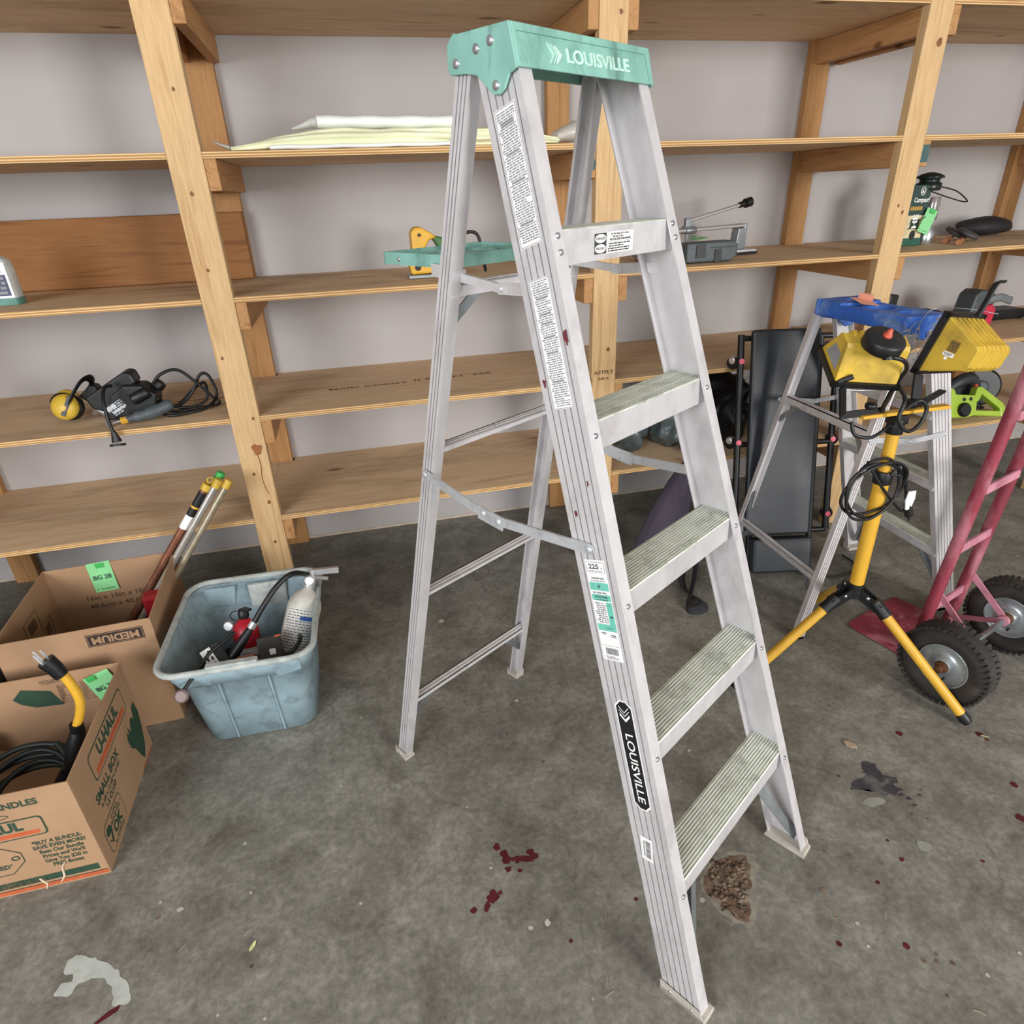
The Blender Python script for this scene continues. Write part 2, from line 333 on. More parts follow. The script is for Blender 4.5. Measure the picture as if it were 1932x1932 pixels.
def drywall():
    m, nt, b = nm('drywall'); v = mapv(nt, (1, 1, 1))
    n1 = noi(nt, v, 1.2, 4); n2 = noi(nt, v, 140, 3, .7)
    c = ramp(nt, n1, [(.35, lin('a9a3a1')), (.65, lin('b3aeac'))]).outputs[0]
    nt.links.new(c, b.inputs['Base Color']); b.inputs['Roughness'].default_value = .8; bump(nt, b, n2, .12, .002); return m
wm = drywall()
g = MB().bx(-4, 7, 2.9905, 3.1, 0, 3.1); struct(g.build('wall_back', wm))
g = MB().bx(-4, 7, 2.9865, 2.9904, 0, .012); struct(g.build('baseboard_back', mat('plaster_lip', 'c2b3a2', .8)))
g = MB().bx(-4.1, 7.1, -5.2, 3.1, 3.1, 3.2); struct(g.build('ceiling', mat('ceiling_paint', 'c9c6c2', .9)))
g = MB().bx(-4.1, -4, -5.2, 3.1, 0, 3.1); struct(g.build('wall_left', wm))
# ------------------------------------------------------------------ shelving
pine = wood('pine_post', 'Z', 'd2b082', 'c09a6c', seed=1)
pine_r = wood('pine_rear_shaded', 'Z', 'b08354', '99703f', seed=2)  # same pine as the front posts, darkened to paint in the shade
pine_y = wood('pine_arm', 'Y', 'b88a5b', 'a07245', seed=3)
pine_x = wood('pine_board', 'X', '8e6034', '774c26', seed=4)
def plywood():
    m, nt, b = nm('plywood'); v = mapv(nt, (.09, 1, 1))
    n1 = noi(nt, v, 16, 4, .5, 1.5); n2 = noi(nt, v, 90, 3, .6)
    c = ramp(nt, n1, [(.3, lin('cfae8a')), (.45, lin('dbbf9c')), (.62, lin('d6b792')), (.78, lin('bd9974'))]).outputs[0]
    c = mixc(nt, .6, c, ramp(nt, n2, [(.35, (.8, .78, .75, 1)), (.65, (1, 1, 1, 1))]).outputs[0], 'MULTIPLY')
    vo = N(nt, 'ShaderNodeTexVoronoi'); vo.inputs['Scale'].default_value = 4.5; nt.links.new(mapv(nt, (.42, 1, .31)), vo.inputs['Vector'])
    c = mixc(nt, ramp(nt, vo.outputs['Distance'], [(.055, (.85, .85, .85, 1)), (.105, (0, 0, 0, 1))]).outputs[0], c, lin('6b4a30'))
    n3 = noi(nt, mapv(nt, (.22, 1, 1)), 4.5, 9, .7, .5)
    c = mixc(nt, ramp(nt, n3, [(.52, (0, 0, 0, 1)), (.72, (.7, .7, .7, 1))]).outputs[0], c, lin('7f705b'))
    # layered edge
    sp = N(nt, 'ShaderNodeSeparateXYZ'); nt.links.new(mapv(nt, (1, 1, 1)), sp.inputs[0])
    wv = N(nt, 'ShaderNodeMath', operation='SINE'); mu = N(nt, 'ShaderNodeMath', operation='MULTIPLY'); mu.inputs[1].default_value = 2*math.pi/.0075
    nt.links.new(sp.outputs[2], mu.inputs[0]); nt.links.new(mu.outputs[0], wv.inputs[0])
    ed = ramp(nt, wv.outputs[0], [(.0, lin('a97f4e')), (.5, lin('d4b07a')), (1, lin('dfc093'))]).outputs[0]
    ed = mixc(nt, ramp(nt, noi(nt, mapv(nt, (.3, 1, 3)), 12, 4), [(.62, (0, 0, 0, 1)), (.7, (.7, .7, .7, 1))]).outputs[0], ed, lin('9b7044'))
    ge = N(nt, 'ShaderNodeNewGeometry'); sn = N(nt, 'ShaderNodeSeparateXYZ'); nt.links.new(ge.outputs['True Normal'], sn.inputs[0])
    ab = N(nt, 'ShaderNodeMath', operation='ABSOLUTE'); nt.links.new(sn.outputs[2], ab.inputs[0])
    gt = N(nt, 'ShaderNodeMath', operation='GREATER_THAN'); gt.inputs[1].default_value = .5; nt.links.new(ab.outputs[0], gt.inputs[0])
    c = mixc(nt, gt.outputs[0], ed, c); nt.links.new(c, b.inputs['Base Color']); b.inputs['Roughness'].default_value = .7
    b.inputs['Specular IOR Level'].default_value = .25; return m
ply = plywood()
YF, YB = 2.3541, 2.9895
LV = [2.080, 1.6618, 1.2437, .8373, .4369]
PX = [-2.85, -1.64, -.4175, .9397, 2.172, 3.42, 4.7]
S = thing('wooden_shelving', 'tall wall shelving of pine posts and five plywood shelves along the wall', 'shelving')
knot = mat('knot', '5c3315', .6)
for i, x in enumerate(PX):
    m = MB().bx(x-.05, x+.05, YF, YF+.04, 0, 2.75)
    m.build('front_post', pine, S, bevel=.003)
    xr = {-.4175: -.405, 2.172: 2.148, 3.42: 3.40, -1.64: -1.60}.get(x, x+.004)
    MB().bx(xr-.048, xr+.048, YB-.04, YB-.0005, 0, 2.75).build('rear_post', pine_r, S, bevel=.003)
    for z in LV:
        t = z-.0185
        for s in (-1, 1):
            x0 = x+s*.05; a = MB(); h = .088; y0_ = YF+.004
            if s < 0 and i != 3: x0 = x-.012; y0_ = YF+.0405           # this arm butts against the back of the post
            a.bx(min(x0, x0+s*.036), max(x0, x0+s*.036), y0_, YB-.03, t-h, t)
            a.build('support_arm', pine_y, S, bevel=.003)
    if i < len(PX)-1:
        x2 = PX[i+1]
        for z in LV:
            nx, ny = .0505, .0405
            p = [(x+.0005, YF+ny+.002), (x+nx, YF+ny+.002), (x+nx, YF+.001), (x2-nx, YF+.001), (x2-nx, YF+ny+.002), (x2-.0005, YF+ny+.002), (x2-.0005, YB-ny-.004), (x2-nx-.012, YB-ny-.004), (x2-nx-.012, YB), (x+nx+.018, YB), (x+nx+.018, YB-ny-.004), (x+.0005, YB-ny-.004)]
            MB().xy(p, z-.018, z).build('shelf_board', ply, S)
MB().bx(-2.85, -.358, YB-.04-.038, YB-.0405, 1.2450, 1.49).build('backing_board', pine_x, S, bevel=.004)
# printed mill marks on plywood and stud
def stamp(M, t, size, xs, b=.0006): MB().text(t, M, size, 0, b, xs).build('stamped_lettering', mat('wood_stamp', '6d4b33', .8), S)
def onshelf(x, y, z, t, size, xs=1.2): stamp(fr((x, y, z+.0006), (1, 0, 0), (0, 1, 0)), t, size, xs)
onshelf(.03, 2.62, LV[3], 'MOD CONST', .028, 1.9); onshelf(.38, 2.64, LV[3], '|| BCAN  355', .03, 2); onshelf(-.62, 2.66, LV[3], 'CANPLY ||', .03, 2); onshelf(.05, 2.72, LV[2], '|| BCAN', .02, 2)
stamp(fr((.94, YF-.0006, .87), (1, 0, 0), (0, 0, 1)), 'A3TPLY', .02, 1.2); stamp(fr((.94, YF-.0006, .845), (1, 0, 0), (0, 0, 1)), 'S4S X', .014, 1.3)
# knots and pitch streak on the front posts
kn = MB()
for x, z, r in ((.955, .96, .009), (.962, 2.02, .008), (-.43, .62, .007), (-.40, .50, .008), (-.445, 1.05, .006), (-.39, .83, .006), (-.42, 1.55, .007), (-.405, 1.82, .006), (2.19, 1.95, .014), (2.165, 1.42, .006), (2.19, 1.395, .007), (-.41, .33, .007), (-.425, 1.33, .006)):
    kn.poly(fr((x, YF-.0007, z), (1, 0, 0), (0, 0, 1)), blob(0, 0, r*.8, r, x*9+z, 14, .3), 0)
kn.build('knots', mat('pine_knot', '7c4a22', .6), S)
pk = MB(); Mx = fr((0, YF-.0008, 0), (1, 0, 0), (0, 0, 1)); pk.poly(Mx, blob(-.40, .715, .017, .022, 3, 16, .3))
pk.tube(smooth([(-.402, YF-.001, .70), (-.399, YF-.001, .65), (-.405, YF-.001, .60), (-.398, YF-.001, .55), (-.392, YF-.001, .535)]), .0015, 6)
pk.build('pitch_streak', mat('dried_pitch', '9a5f38', .4), S)
pg = MB(); pg.poly(fr((.875, YF+.0032, 1.60), (1, 0, 0), (0, 0, 1)), blob(0, 0, .012, .025, 4, 14, .4)); pg.poly(fr((2.24, YF+.0032, 1.60), (1, 0, 0), (0, 0, 1)), [(-.016, -.03), (.016, -.03), (.016, .03), (-.016, .03)]); pg.build('teal_paint_marks', mat('old_teal_paint', '3f5c5a', .7), S)
# ------------------------------------------------------------------ step ladders
def stepladder(T, H, slope, ob, ot, D, fl_w, steps, ry, rs, rob, rot_, rD, rfl, bars, capmat, tread_h=.045, ngro=5):
    zt = H-.012
    ox = lambda z: ob+(ot-ob)*z/1.7; rx = lambda z: rob+(rot_-rob)*z/1.7
    def chan(sx, base, D_, flw, gro, dirn, z0, z1):
        pts = [(0, 0)]
        for k in range(gro):
            c = D_*(k+1)/(gro+1); pts += [(0, c-.0014), (.0022, c-.0007), (.0022, c+.0007), (0, c+.0014)]
        pts += [(0, D_), (flw, D_), (flw, D_-.003), (.0035, D_-.003), (.0035, .003), (flw, .003), (flw, 0)]
        m = MB()
        def at(z):
            def f(a, b):
                X, Y = base(z); return (sx*(X-a), Y+dirn*b, z)
            return f
        m.prism(pts, at(z0), at(z1))
        for k in range(gro):
            for e in (1, 2, 3): m.m[2+e+4*k] = 2
        return m
    for sx in (-1, 1):
        r = chan(sx, lambda z: (ox(z), slope*z), D, fl_w, ngro, 1, .006, zt)
        for k, z in enumerate(steps):
            xx = sx*(ox(z)-fl_w*.55)
            zz = [z-.02] if k < len(steps)-1 else [z-.008, z-.032]
            for q in zz: r.rivet((sx*(ox(q)-fl_w*.55), slope*q-.0002, q), (0, -1, 0), .0055, .003, 1)
        r.build('front_rail', [alu, steel, groove], T)
        l = chan(sx, lambda z: (rx(z), ry-rs*z), rD, rfl, 3, -1, .006, zt)
        l.build('rear_rail', [alu, steel, groove], T)
        m = MB(); x0 = ox(0)+.004
        m.yz([(-.007, 0), (D+.008, 0), (D+.008, .009), (D+.004, .012), (-.004, .012), (-.007, .009)], sx*(x0), sx*(x0-.04)).yz([(-.006, .0), (D+.006, .0), (D+.011, .03), (.006, .03)], sx*x0, sx*(x0-.003))
        for yy in (.02, .07): m.rivet((sx*x0, yy+.004, .017), (sx, 0, 0), .004, .002, 1)
        m.build('foot_pad', [mat('foot_rubber', 'b9b2a7', .7, 0, .1, 30, '8d8478', .5, 20), steel], T)
        m = MB(); x0 = rx(0)+.004
        m.yz([(ry-rD-.006, 0), (ry+.006, 0), (ry+.006, .009), (ry-rD-.006, .009)], sx*x0, sx*(x0-rfl-.008)).yz([(ry-rD-.004, 0), (ry+.004, 0), (ry-.002, .028), (ry-rD-.008, .028)], sx*x0, sx*(x0-.003))
        m.xz([(sx*x0, 0), (sx*(x0-rfl-.006), 0), (sx*(x0-rfl-.006), .02), (sx*x0, .028)], ry+.003, ry+.006)
        m.rivet((sx*x0, ry-rD/2, .015), (sx, 0, 0), .004, .002, 1)
        m.build('foot_pad', [MC['foot_rubber'], steel], T)
    for k, z in enumerate(steps):
        y0 = slope*z+.0035; w_ = D-.008; m = MB()
        pts = [(0, -tread_h), (0, -.002)]
        n = 12
        for i in range(n):
            c = .004+(w_-.008)*i/(n-1); d = .0022 if i in (3, 8) else .0012
            pts += [(c-.0016, 0), (c-.0008, -d), (c+.0008, -d), (c+.0016, 0)]
        pts += [(w_, -.002), (w_, -.032), (w_-.003, -.032), (w_-.003, -.006), (.003, -.006), (.003, -tread_h)]
        X = ox(z)-.004
        m.prism(pts, lambda a, b: (-X, y0+a, z+b), lambda a, b: (X, y0+a, z+b))
        for i in range(n):
            for e in (2, 3, 4): m.m[2+e+4*i] = 2
        st_ = m.build('step', [alu_teal, alu, tgroove], T)
        for p in st_.data.polygons:
            if abs(p.normal.y) > .9: p.material_index = 1
    # knee braces under the lowest step
    z = steps[0]
    for sx in (-1, 1):
        m = MB(); a = (sx*(ox(z)-.115), slope*z+.03, z-.03); b_ = (sx*(ox(.03)-.012), slope*.03+.02, .035)
        m.bar(a, b_, .022, .003, (0, 1, 0)).bar(V(a)+V((0, .011, 0)), V(b_)+V((0, .011, 0)), .003, .02, (0, 1, 0)); m.rivet(V(a)+V((0, -.002, 0)), (0, -1, 0), .005, .003)
        m.build('knee_brace', alu_dark, T)
    for z, d, br in bars:
        y = ry-rs*z; X = rx(z)-.003; m = MB()
        m.bx(-X, X, y-rD+.004, y-.003, z-.003, z); m.bx(-X, X, y-rD+.004, y-rD+.007, z-d, z); m.bx(-X, X, y-.006, y-.003, z-d*.6, z)
        for q in (.3, .6): m.bx(-X, X, y-rD*q-.001, y-rD*q+.001, z, z+.0012)
        m.build('rear_crossbar', alu, T)
        if br:
            for sx in (-1, 1):
                m = MB(); m.bar((sx*(X-.09), y-rD/2, z-.012), (sx*(rx(z-br)-.006), ry-rs*(z-br)-rD/2, z-br), .02, .003, (0, 1, 0)); m.rivet((sx*(X-.09), y-rD/2-.002, z-.014), (0, -1, 0), .004, .003); m.build('crossbar_brace', alu_dark, T)
    return ox, rx
LZ = .5565
T1 = thing('stepladder', 'tall grey aluminium stepladder with mint green top cap and five steps standing open', 'stepladder', (.7168, .7327, 0), LZ)
SL = .317
ox, rx = stepladder(T1, 1.742, SL, .2636, .170, .088, .029, [.299+.2921*k for k in range(5)], 1.03, .212, .256, .172, .036, .026,
                    [(.243, .012, .11), (.632, .010, 0), (1.035, .012, 0), (1.372, .022, .09)], teal, tread_h=.054)
# spreaders
for sx in (-1, 1):
    xx = lambda z, e: sx*(max(ox(z), rx(z))+e)
    a = (xx(.973, .003), .806, .975); b_ = (xx(.94, .006), .593, .937); c = (xx(.955, .003), .352, .957)
    m = MB()
    for p, q in ((a, b_), (b_, c)):
        m.bar(p, q, .021, .003, (1, 0, 0)); m.bar(V(p)+V((sx*.001, 0, .009)), V(q)+V((sx*.001, 0, .009)), .003, .005, (1, 0, 0))
    m.bar((xx(.94, .009), .63, .944), (xx(.94, .009), .56, .937), .03, .003, (1, 0, 0))
    for p in (a, c, (b_[0]+sx*.003, .615, .945), (b_[0]+sx*.003, .572, .94)): m.rivet(V(p)+V((sx*.0015, 0, 0)), (sx, 0, 0), .0075, .004)
    for p in (a, c): m.lathe([(.0105, -.0015), (.0105, .0016)], p, (sx, 0, 0), 16)
    m.build('spreader', zinc, T1)
# top cap
x0, x1 = -.180, .180
side = [(.529, 1.686), (.544, 1.744), (.668, 1.744), (.680, 1.733), (.682, 1.702), (.676, 1.692), (.640, 1.690), (.615, 1.685), (.590, 1.664), (.578, 1.656), (.566, 1.656), (.556, 1.662), (.545, 1.680)]
m = MB(); m.yz(side, x0, x0+.005); m.yz(side, x1-.005, x1)
m.yz([(.546, 1.7439), (.668, 1.7439), (.668, 1.738), (.546, 1.738)], x0+.004, x1-.004)
m.yz([(.528, 1.687), (.543, 1.7439), (.550, 1.7439), (.535, 1.687)], x0+.004, x1-.004)
m.yz([(.682, 1.702), (.680, 1.733), (.668, 1.7439), (.664, 1.738), (.677, 1.702)], x0+.004, x1-.004)
cap = m.build('top_cap', teal, T1, bevel=.0025)
m = MB()
for y, z in ((.660, 1.706), (.613, 1.719), (.582, 1.725), (.573, 1.668)):
    m.rivet((x0, y, z), (-1, 0, 0), .0075, .004); m.rivet((x1, y, z), (1, 0, 0), .0075, .004)
m.build('rivet', steel, cap)
up = V((0, .015, .057)).normalized()
M = fr((.022, .5335, 1.709), (1, 0, 0), up)
m = MB(); m.text('LOUISVILLE', M, .0275, 0, .0006, 1.22, .0012)
for k in range(3):
    xs_ = -.128+k*.0075
    if k < 2: m.prism([(xs_, .014), (xs_+.002, .014), (xs_+.014, 0), (xs_+.002, -.014), (xs_, -.014), (xs_+.011, 0)], lambda a, b: M @ V((a, b, -.001)), lambda a, b: M @ V((a, b, .0014)))
    else: m.prism([(xs_-.001, .0115), (xs_+.004, .0125), (xs_+.018, 0), (xs_+.004, -.0125), (xs_-.001, -.0125), (xs_+.007, 0)], lambda a, b: M @ V((a, b, -.001)), lambda a, b: M @ V((a, b, .0014)))
m.build('raised_lettering', mat('teal_raised', 'bfe0d4', .5), cap)
m = MB(); m.tube([M @ V((-.19, .024, 0)), M @ V((.138, .024, 0)), M @ V((.142, -.018, 0))], .0006, 6); m.build('raised_border', mat('teal_line', '4f8f80', .6), cap)
# pail tray
m = MB(); tx0, tx1, ty0, ty1, tz = -.142, .142, .752, .968, 1.419
m.bx(tx0, tx1, ty0, ty0+.006, tz-.024, tz); m.bx(tx0, tx1, ty1-.006, ty1, tz-.024, tz); m.bx(tx0, tx0+.006, ty0, ty1, tz-.024, tz); m.bx(tx1-.006, tx1, ty0, ty1, tz-.024, tz)
m.bx(tx0+.005, tx1-.005, ty0+.005, ty1-.005, tz-.014, tz-.010)
for i in range(26):
    for j in range(18):
        px_, py_ = -.128+i*.0102, .766+j*.0112
        if (px_/.075)**2+((py_-.86)/.055)**2 < 1: continue
        m.bx(px_, px_+.006, py_, py_+.006, tz-.0101, tz-.005)
m.lathe([(.06, 0), (.066, .006), (.07, .006), (.07, 0)], (0, .86, tz-.011), (0, 0, 1), 30)
m.rivet((tx0, .915, tz-.013), (-1, 0, 0), .005, .003, 1)
tr = m.build('pail_tray', [teal, steel, mat('tray_grime', '5a6a60', .7)], T1)
for sx in (-1, 1):
    m = MB(); m.bar((sx*.15, .80, 1.392), (sx*.158, .695, 1.386), .024, .004, (1, 0, 0)); m.bar((sx*.162, .70, 1.384), (sx*.172, .575, 1.372), .015, .008, (1, 0, 0)); m.bar((sx*.168, .60, 1.372), (sx*.186, .50, 1.378), .02, .003, (1, 0, 0))
    m.rivet((sx*.161, .70, 1.387), (sx, 0, 0), .007, .004); m.rivet((sx*.173, .585, 1.373), (sx, 0, 0), .006, .006)
    m.build('tray_arm', alu, T1)
# labels on the near front rail
al = V((-(0), SL, 1)).normalized()
dxo = (.170-.2636)/1.7
def railframe(z, yo=0.0):
    o = V((-(ox(z))-.0007, SL*z+.044+yo, z)); a = V((-dxo, SL, 1)).normalized(); ac = V((0, -1, SL)); return fr(o, ac, a)
def label_box(m, M, w_, h, mi=0, z=0): m.rect(M, -w_/2, w_/2, -h/2, h/2, mi, z)
def frame_(m, M, w_, h, t, mi, z=.0003):
    for a, b_, c, d in ((-w_/2, w_/2, h/2-t, h/2), (-w_/2, w_/2, -h/2, -h/2+t), (-w_/2, -w_/2+t, -h/2, h/2), (w_/2-t, w_/2, -h/2, h/2)): m.rect(M, a, b_, c, d, mi, z)
M = railframe(1.543); m = MB(); label_box(m, M, .048, .206); frame_(m, M, .045, .203, .0006, 1); m.fine(M, -.021, .021, -.096, .098, 52, 2, .0004, 3, .5, (4, 5, 16, 27, 44)); m.build('warning_label', [paper, ink, inkl], T1)
M = railframe(1.296); m = MB(); label_box(m, M, .045, .212); frame_(m, M, .043, .21, .0006, 1); m.rect(M, -.02, .02, .0865, .0871, 1, .0004); m.fine(M, -.019, .019, -.102, .103, 56, 2, .0004, 7, .5, (7, 14, 18, 24, 31, 44)); m.build('warning_label', [paper, ink, inkl], T1)
M = railframe(.845); m = MB(); lw = .046; label_box(m, M, lw, .196)
m.rect(M, -.02, .02, .074, .094, 2, .0003); m.rect(M, -.0192, .0192, .0748, .0932, 0, .0004)
m.text('225', M @ Matrix.Translation((-.004, .085, .0005)), .0125, 1, .0003, 1.25); m.text('lb.', M @ Matrix.Translation((.014, .0825, .0005)), .005, 1)
m.fine(M, -.016, .016, .0755, .0785, 1, 2, .0005); m.text('LADDER SIZE', M @ Matrix.Translation((0, .063, .0005)), .0045, 1, .0001, 1.1); m.fine(M, -.017, .017, .0565, .0595, 1, 2, .0005)
m.rect(M, -.021, .021, .040, .055, 3, .0003); m.text("6'", M @ Matrix.Translation((0, .0475, .0005)), .009, 1, .0003)
m.fine(M, -.018, .018, .033, .038, 1, 2, .0005); m.rect(M, -.021, .021, .020, .032, 3, .0003); m.text('W-2215-06S', M @ Matrix.Translation((0, .0275, .0005)), .0055, 1, .0002); m.fine(M, -.014, .014, .0208, .0235, 1, 1, .0005, 4)
m.rect(M, .008, .021, -.026, .018, 3, .0003); m.rect(M, -.021, .021, -.039, -.026, 3, .0003); m.text('5 ft 6 in', M @ Matrix.Translation((.0145, .012, .0005)), .003, 1); m.fine(M, -.02, .006, -.024, .017, 10, 2, .0005, 9); m.fine(M, .012, .018, -.02, .006, 4, 1, .0005, 5)
m.text('Ft-in/Mts', M @ Matrix.Translation((.004, -.033, .0005)), .0045, 1); m.fine(M, -.016, -.003, -.047, -.042, 2, 1, .0005); m.fine(M, .004, .017, -.051, -.045, 2, 1, .0005); m.rect(M, -.021, .021, -.0685, -.068, 2, .0004)
rn = random.Random(2); x = -.013
while x < .015: w_ = .0004+rn.random()*.0011; m.rect(M, x, x+w_, -.086, -.073, 1, .0005); x += w_+.0005+rn.random()*.0009
m.fine(M, -.017, .017, -.0955, -.089, 3, 2, .0005, 8); m.build('size_label', [paper, ink, inkl, teal_ink], T1)
# brand strip
M = railframe(.562); m = MB()
def oct_(w_, h, c): return [(-w_/2+c, h/2), (w_/2-c, h/2), (w_/2, h/2-c), (w_/2, -h/2+c), (w_/2-c, -h/2), (-w_/2+c, -h/2), (-w_/2, -h/2+c), (-w_/2, h/2-c)]
m.poly(M, oct_(.040, .236, .012), 0); m.poly(M, oct_(.034, .230, .011), 1, .0003)
Mt = M @ Matrix.Rotation(-math.pi/2, 4, 'Z')
m.text('LOUISVILLE', Mt @ Matrix.Translation((.026, 0, .0006)), .0245, 0, .0003, 1.22)
for k in range(3):
    xs_ = -.106+k*.0075; e = .002 if k < 2 else .006
    m.poly(Mt, [(xs_, .0115), (xs_+e, .0115), (xs_+e+.012, 0), (xs_+e, -.0115), (xs_, -.0115), (xs_+.012, 0)], 0, .0006)
m.build('brand_label', [paper, blackink], T1)
M = railframe(.357, .012) @ Matrix.Rotation(-.12, 4, 'Z'); m = MB(); label_box(m, M, .027, .056); x = -.02
while x < .02: w_ = .0004+rn.random()*.0011; m.rect(M, -.002, .009, x, x+w_, 1, .0004); x += w_+.0005+rn.random()*.0009
m.fine(M @ Matrix.Rotation(math.pi/2, 4, 'Z'), -.02, .02, .004, .008, 2, 1, .0004); m.build('barcode_sticker', [paper, ink], T1)
# danger label on the front of the top step
z5 = .299+4*.2921; M = fr((-.01, SL*z5+.003, z5-.028), (1, 0, 0), (0, 0, 1)); m = MB(); m.rect(M, -.057, .057, -.017, .017, 0, 0); m.rect(M, -.056, -.022, -.0165, .0165, 1, .0003)
for yy, t in ((.008, 'DANGER'), (-.008, 'PELIGRO')):
    m.poly(M @ Matrix.Translation((-.039, yy, .0005)), [(.0155*math.cos(a), .007*math.sin(a)) for a in [2*math.pi*i/20 for i in range(20)]], 0); m.text(t, M @ Matrix.Translation((-.039, yy, .0008)), .0058, 1, .0001, 1.1)
m.text('Do Not Stand On Or Above', M @ Matrix.Translation((.017, .0135, .0005)), .0045, 1, .0001); m.text('This Step Or Rail', M @ Matrix.Translation((.01, .009, .0005)), .0045, 1, .0001); m.text('YOU CAN LOSE YOUR BALANCE', M @ Matrix.Translation((.018, .0045, .0005)), .0042, 1, .0002); m.rect(M, -.02, .055, .0012, .0016, 1, .0004)
m.fine(M, -.019, .05, -.0155, 0, 4, 1, .0005, 5); m.build('danger_label', [paper, ink], T1)
# paint drips and scuffs
for z, yo, r, s_ in ((1.30, -.034, .007, 1), (1.24, .032, .005, 3), (1.02, .02, .004, 4), (1.07, -.02, .003, 5)): MB().poly(railframe(z, 0), blob(-yo, 0, r*.6, r*1.5, s_, 14, .6), 0, .0009).build('paint_speck', mat('dark_red_specks', '6f2a35', .6), T1)
# ------------------------------------------------------------------ blue ladder
T2 = thing('stepladder', 'short aluminium stepladder with chunky blue top behind the yellow work light', 'stepladder', (2.145, 1.873, 0), math.radians(90))
ox2, rx2 = stepladder(T2, 1.10, .31, .262, .205, .075, .024, [.28, .56, .83], .715, .205, .262, .205, .034, .022, [(.25, .035, .1), (.78, .04, .1)], blue)
m = MB(); c0, c1 = -.205, .205
def bl(x0, x1, y0, y1, z0, z1, r=.012): m.prism([(p.x, p.y) for p in rrect(x0, x1, y0, y1, r, 0, 3)], lambda a, b: (a, b, z0), lambda a, b: (a, b, z1))
# top deck with two round holes: ring strips
def deck(x0, x1, y0, y1, z0, z1, cx, cy, r, k=24):
    outer = []
    for i in range(k):
        a = 2*math.pi*i/k; dx, dy = math.cos(a), math.sin(a)
        tx = ((x1-cx) if dx > 0 else (x0-cx))/dx if abs(dx) > 1e-6 else 1e9; ty = ((y1-cy) if dy > 0 else (y0-cy))/dy if abs(dy) > 1e-6 else 1e9
        t = min(tx, ty); outer.append((cx+dx*t, cy+dy*t))
    inner = [(cx+r*math.cos(2*math.pi*i/k), cy+r*math.sin(2*math.pi*i/k)) for i in range(k)]
    n = k; vs = [(a, b, z1) for a, b in outer]+[(a, b, z1) for a, b in inner]+[(a, b, z0) for a, b in outer]+[(a, b, z0) for a, b in inner]
    fs = []
    for i in range(k):
        j = (i+1) % k; fs += [(i, j, n+j, n+i), (2*n+i, 3*n+i, 3*n+j, 2*n+j), (n+i, n+j, 3*n+j, 3*n+i), (i, 2*n+i, 2*n+j, j)]
    m.add(vs, fs)
deck(-.205, -.06, .325, .49, 1.10, 1.135, -.13, .41, .035); deck(-.06, .08, .33, .485, 1.102, 1.13, .01, .405, .05); deck(.08, .205, .325, .49, 1.10, 1.138, .14, .41, .03)
m.bx(-.205, .205, .322, .332, 1.075, 1.13); m.bx(-.205, .205, .482, .492, 1.085, 1.13)
for sx in (-1, 1):
    m.yz([(.315, 1.138), (.497, 1.138), (.497, 1.085), (.46, 1.07), (.40, 1.06), (.36, 1.03), (.335, 1.035), (.318, 1.08)], sx*.198, sx*.212)
c2 = m.build('top_cap', blue, T2, bevel=.004)
m = MB()
for y, z in ((.45, 1.10), (.40, 1.09), (.345, 1.055), (.345, 1.11)): m.rivet((-.212, y, z), (-1, 0, 0), .006, .004)
m.build('rivet', steel, c2)
for sx in (-1, 1):
    m = MB(); xx = sx*(ox2(.7)+.004); a = (xx, .562, .76); b_ = (xx, .40, .735); c = (xx, .262, .745)
    for p, q in ((a, b_), (b_, c)): m.bar(p, q, .018, .003, (1, 0, 0)); 
    for p in (a, b_, c): m.rivet(V(p)+V((sx*.0015, 0, 0)), (sx, 0, 0), .006, .004)
    m.build('spreader', zinc, T2)
m = MB(); Mn = fr((1.735, 1.945, 1.141), (.2, .9, .05), (-.9, .2, .1))
m.prism([(-.045, -.03), (.045, -.03), (.05, .03), (-.04, .03)], lambda a, b: Mn @ V((a, b, .004*math.sin(a*50))), lambda a, b: Mn @ V((a, b, .004*math.sin(a*50)+.0006)))
m.prism([(-.045, -.03), (.0, -.032), (-.0, .0)], lambda a, b: Mn @ V((a+.05, b, .002)), lambda a, b: Mn @ V((a+.05, b, .02)))
tag(m.build('sticky_note', notep), 'salmon pink paper note lying on the blue ladder top', 'note')
# thin wire tangle hanging over the blue ladder
m = MB(); rn = random.Random(9); P = []
base = V((1.60, 1.655, 1.10))
for i in range(26): P.append(base+V((rn.uniform(-.05, .09), rn.uniform(-.03, .02), rn.uniform(-.13, .05))))
P += [V((1.72, 1.66, 1.15)), V((1.80, 1.62, 1.16)), V((1.86, 1.55, 1.15))]
m.tube(smooth(P, 7), .0011, 5); tag(m.build('wire_tangle', steel), 'loose tangle of thin steel wire hanging at the near end of the blue ladder top', 'wire')
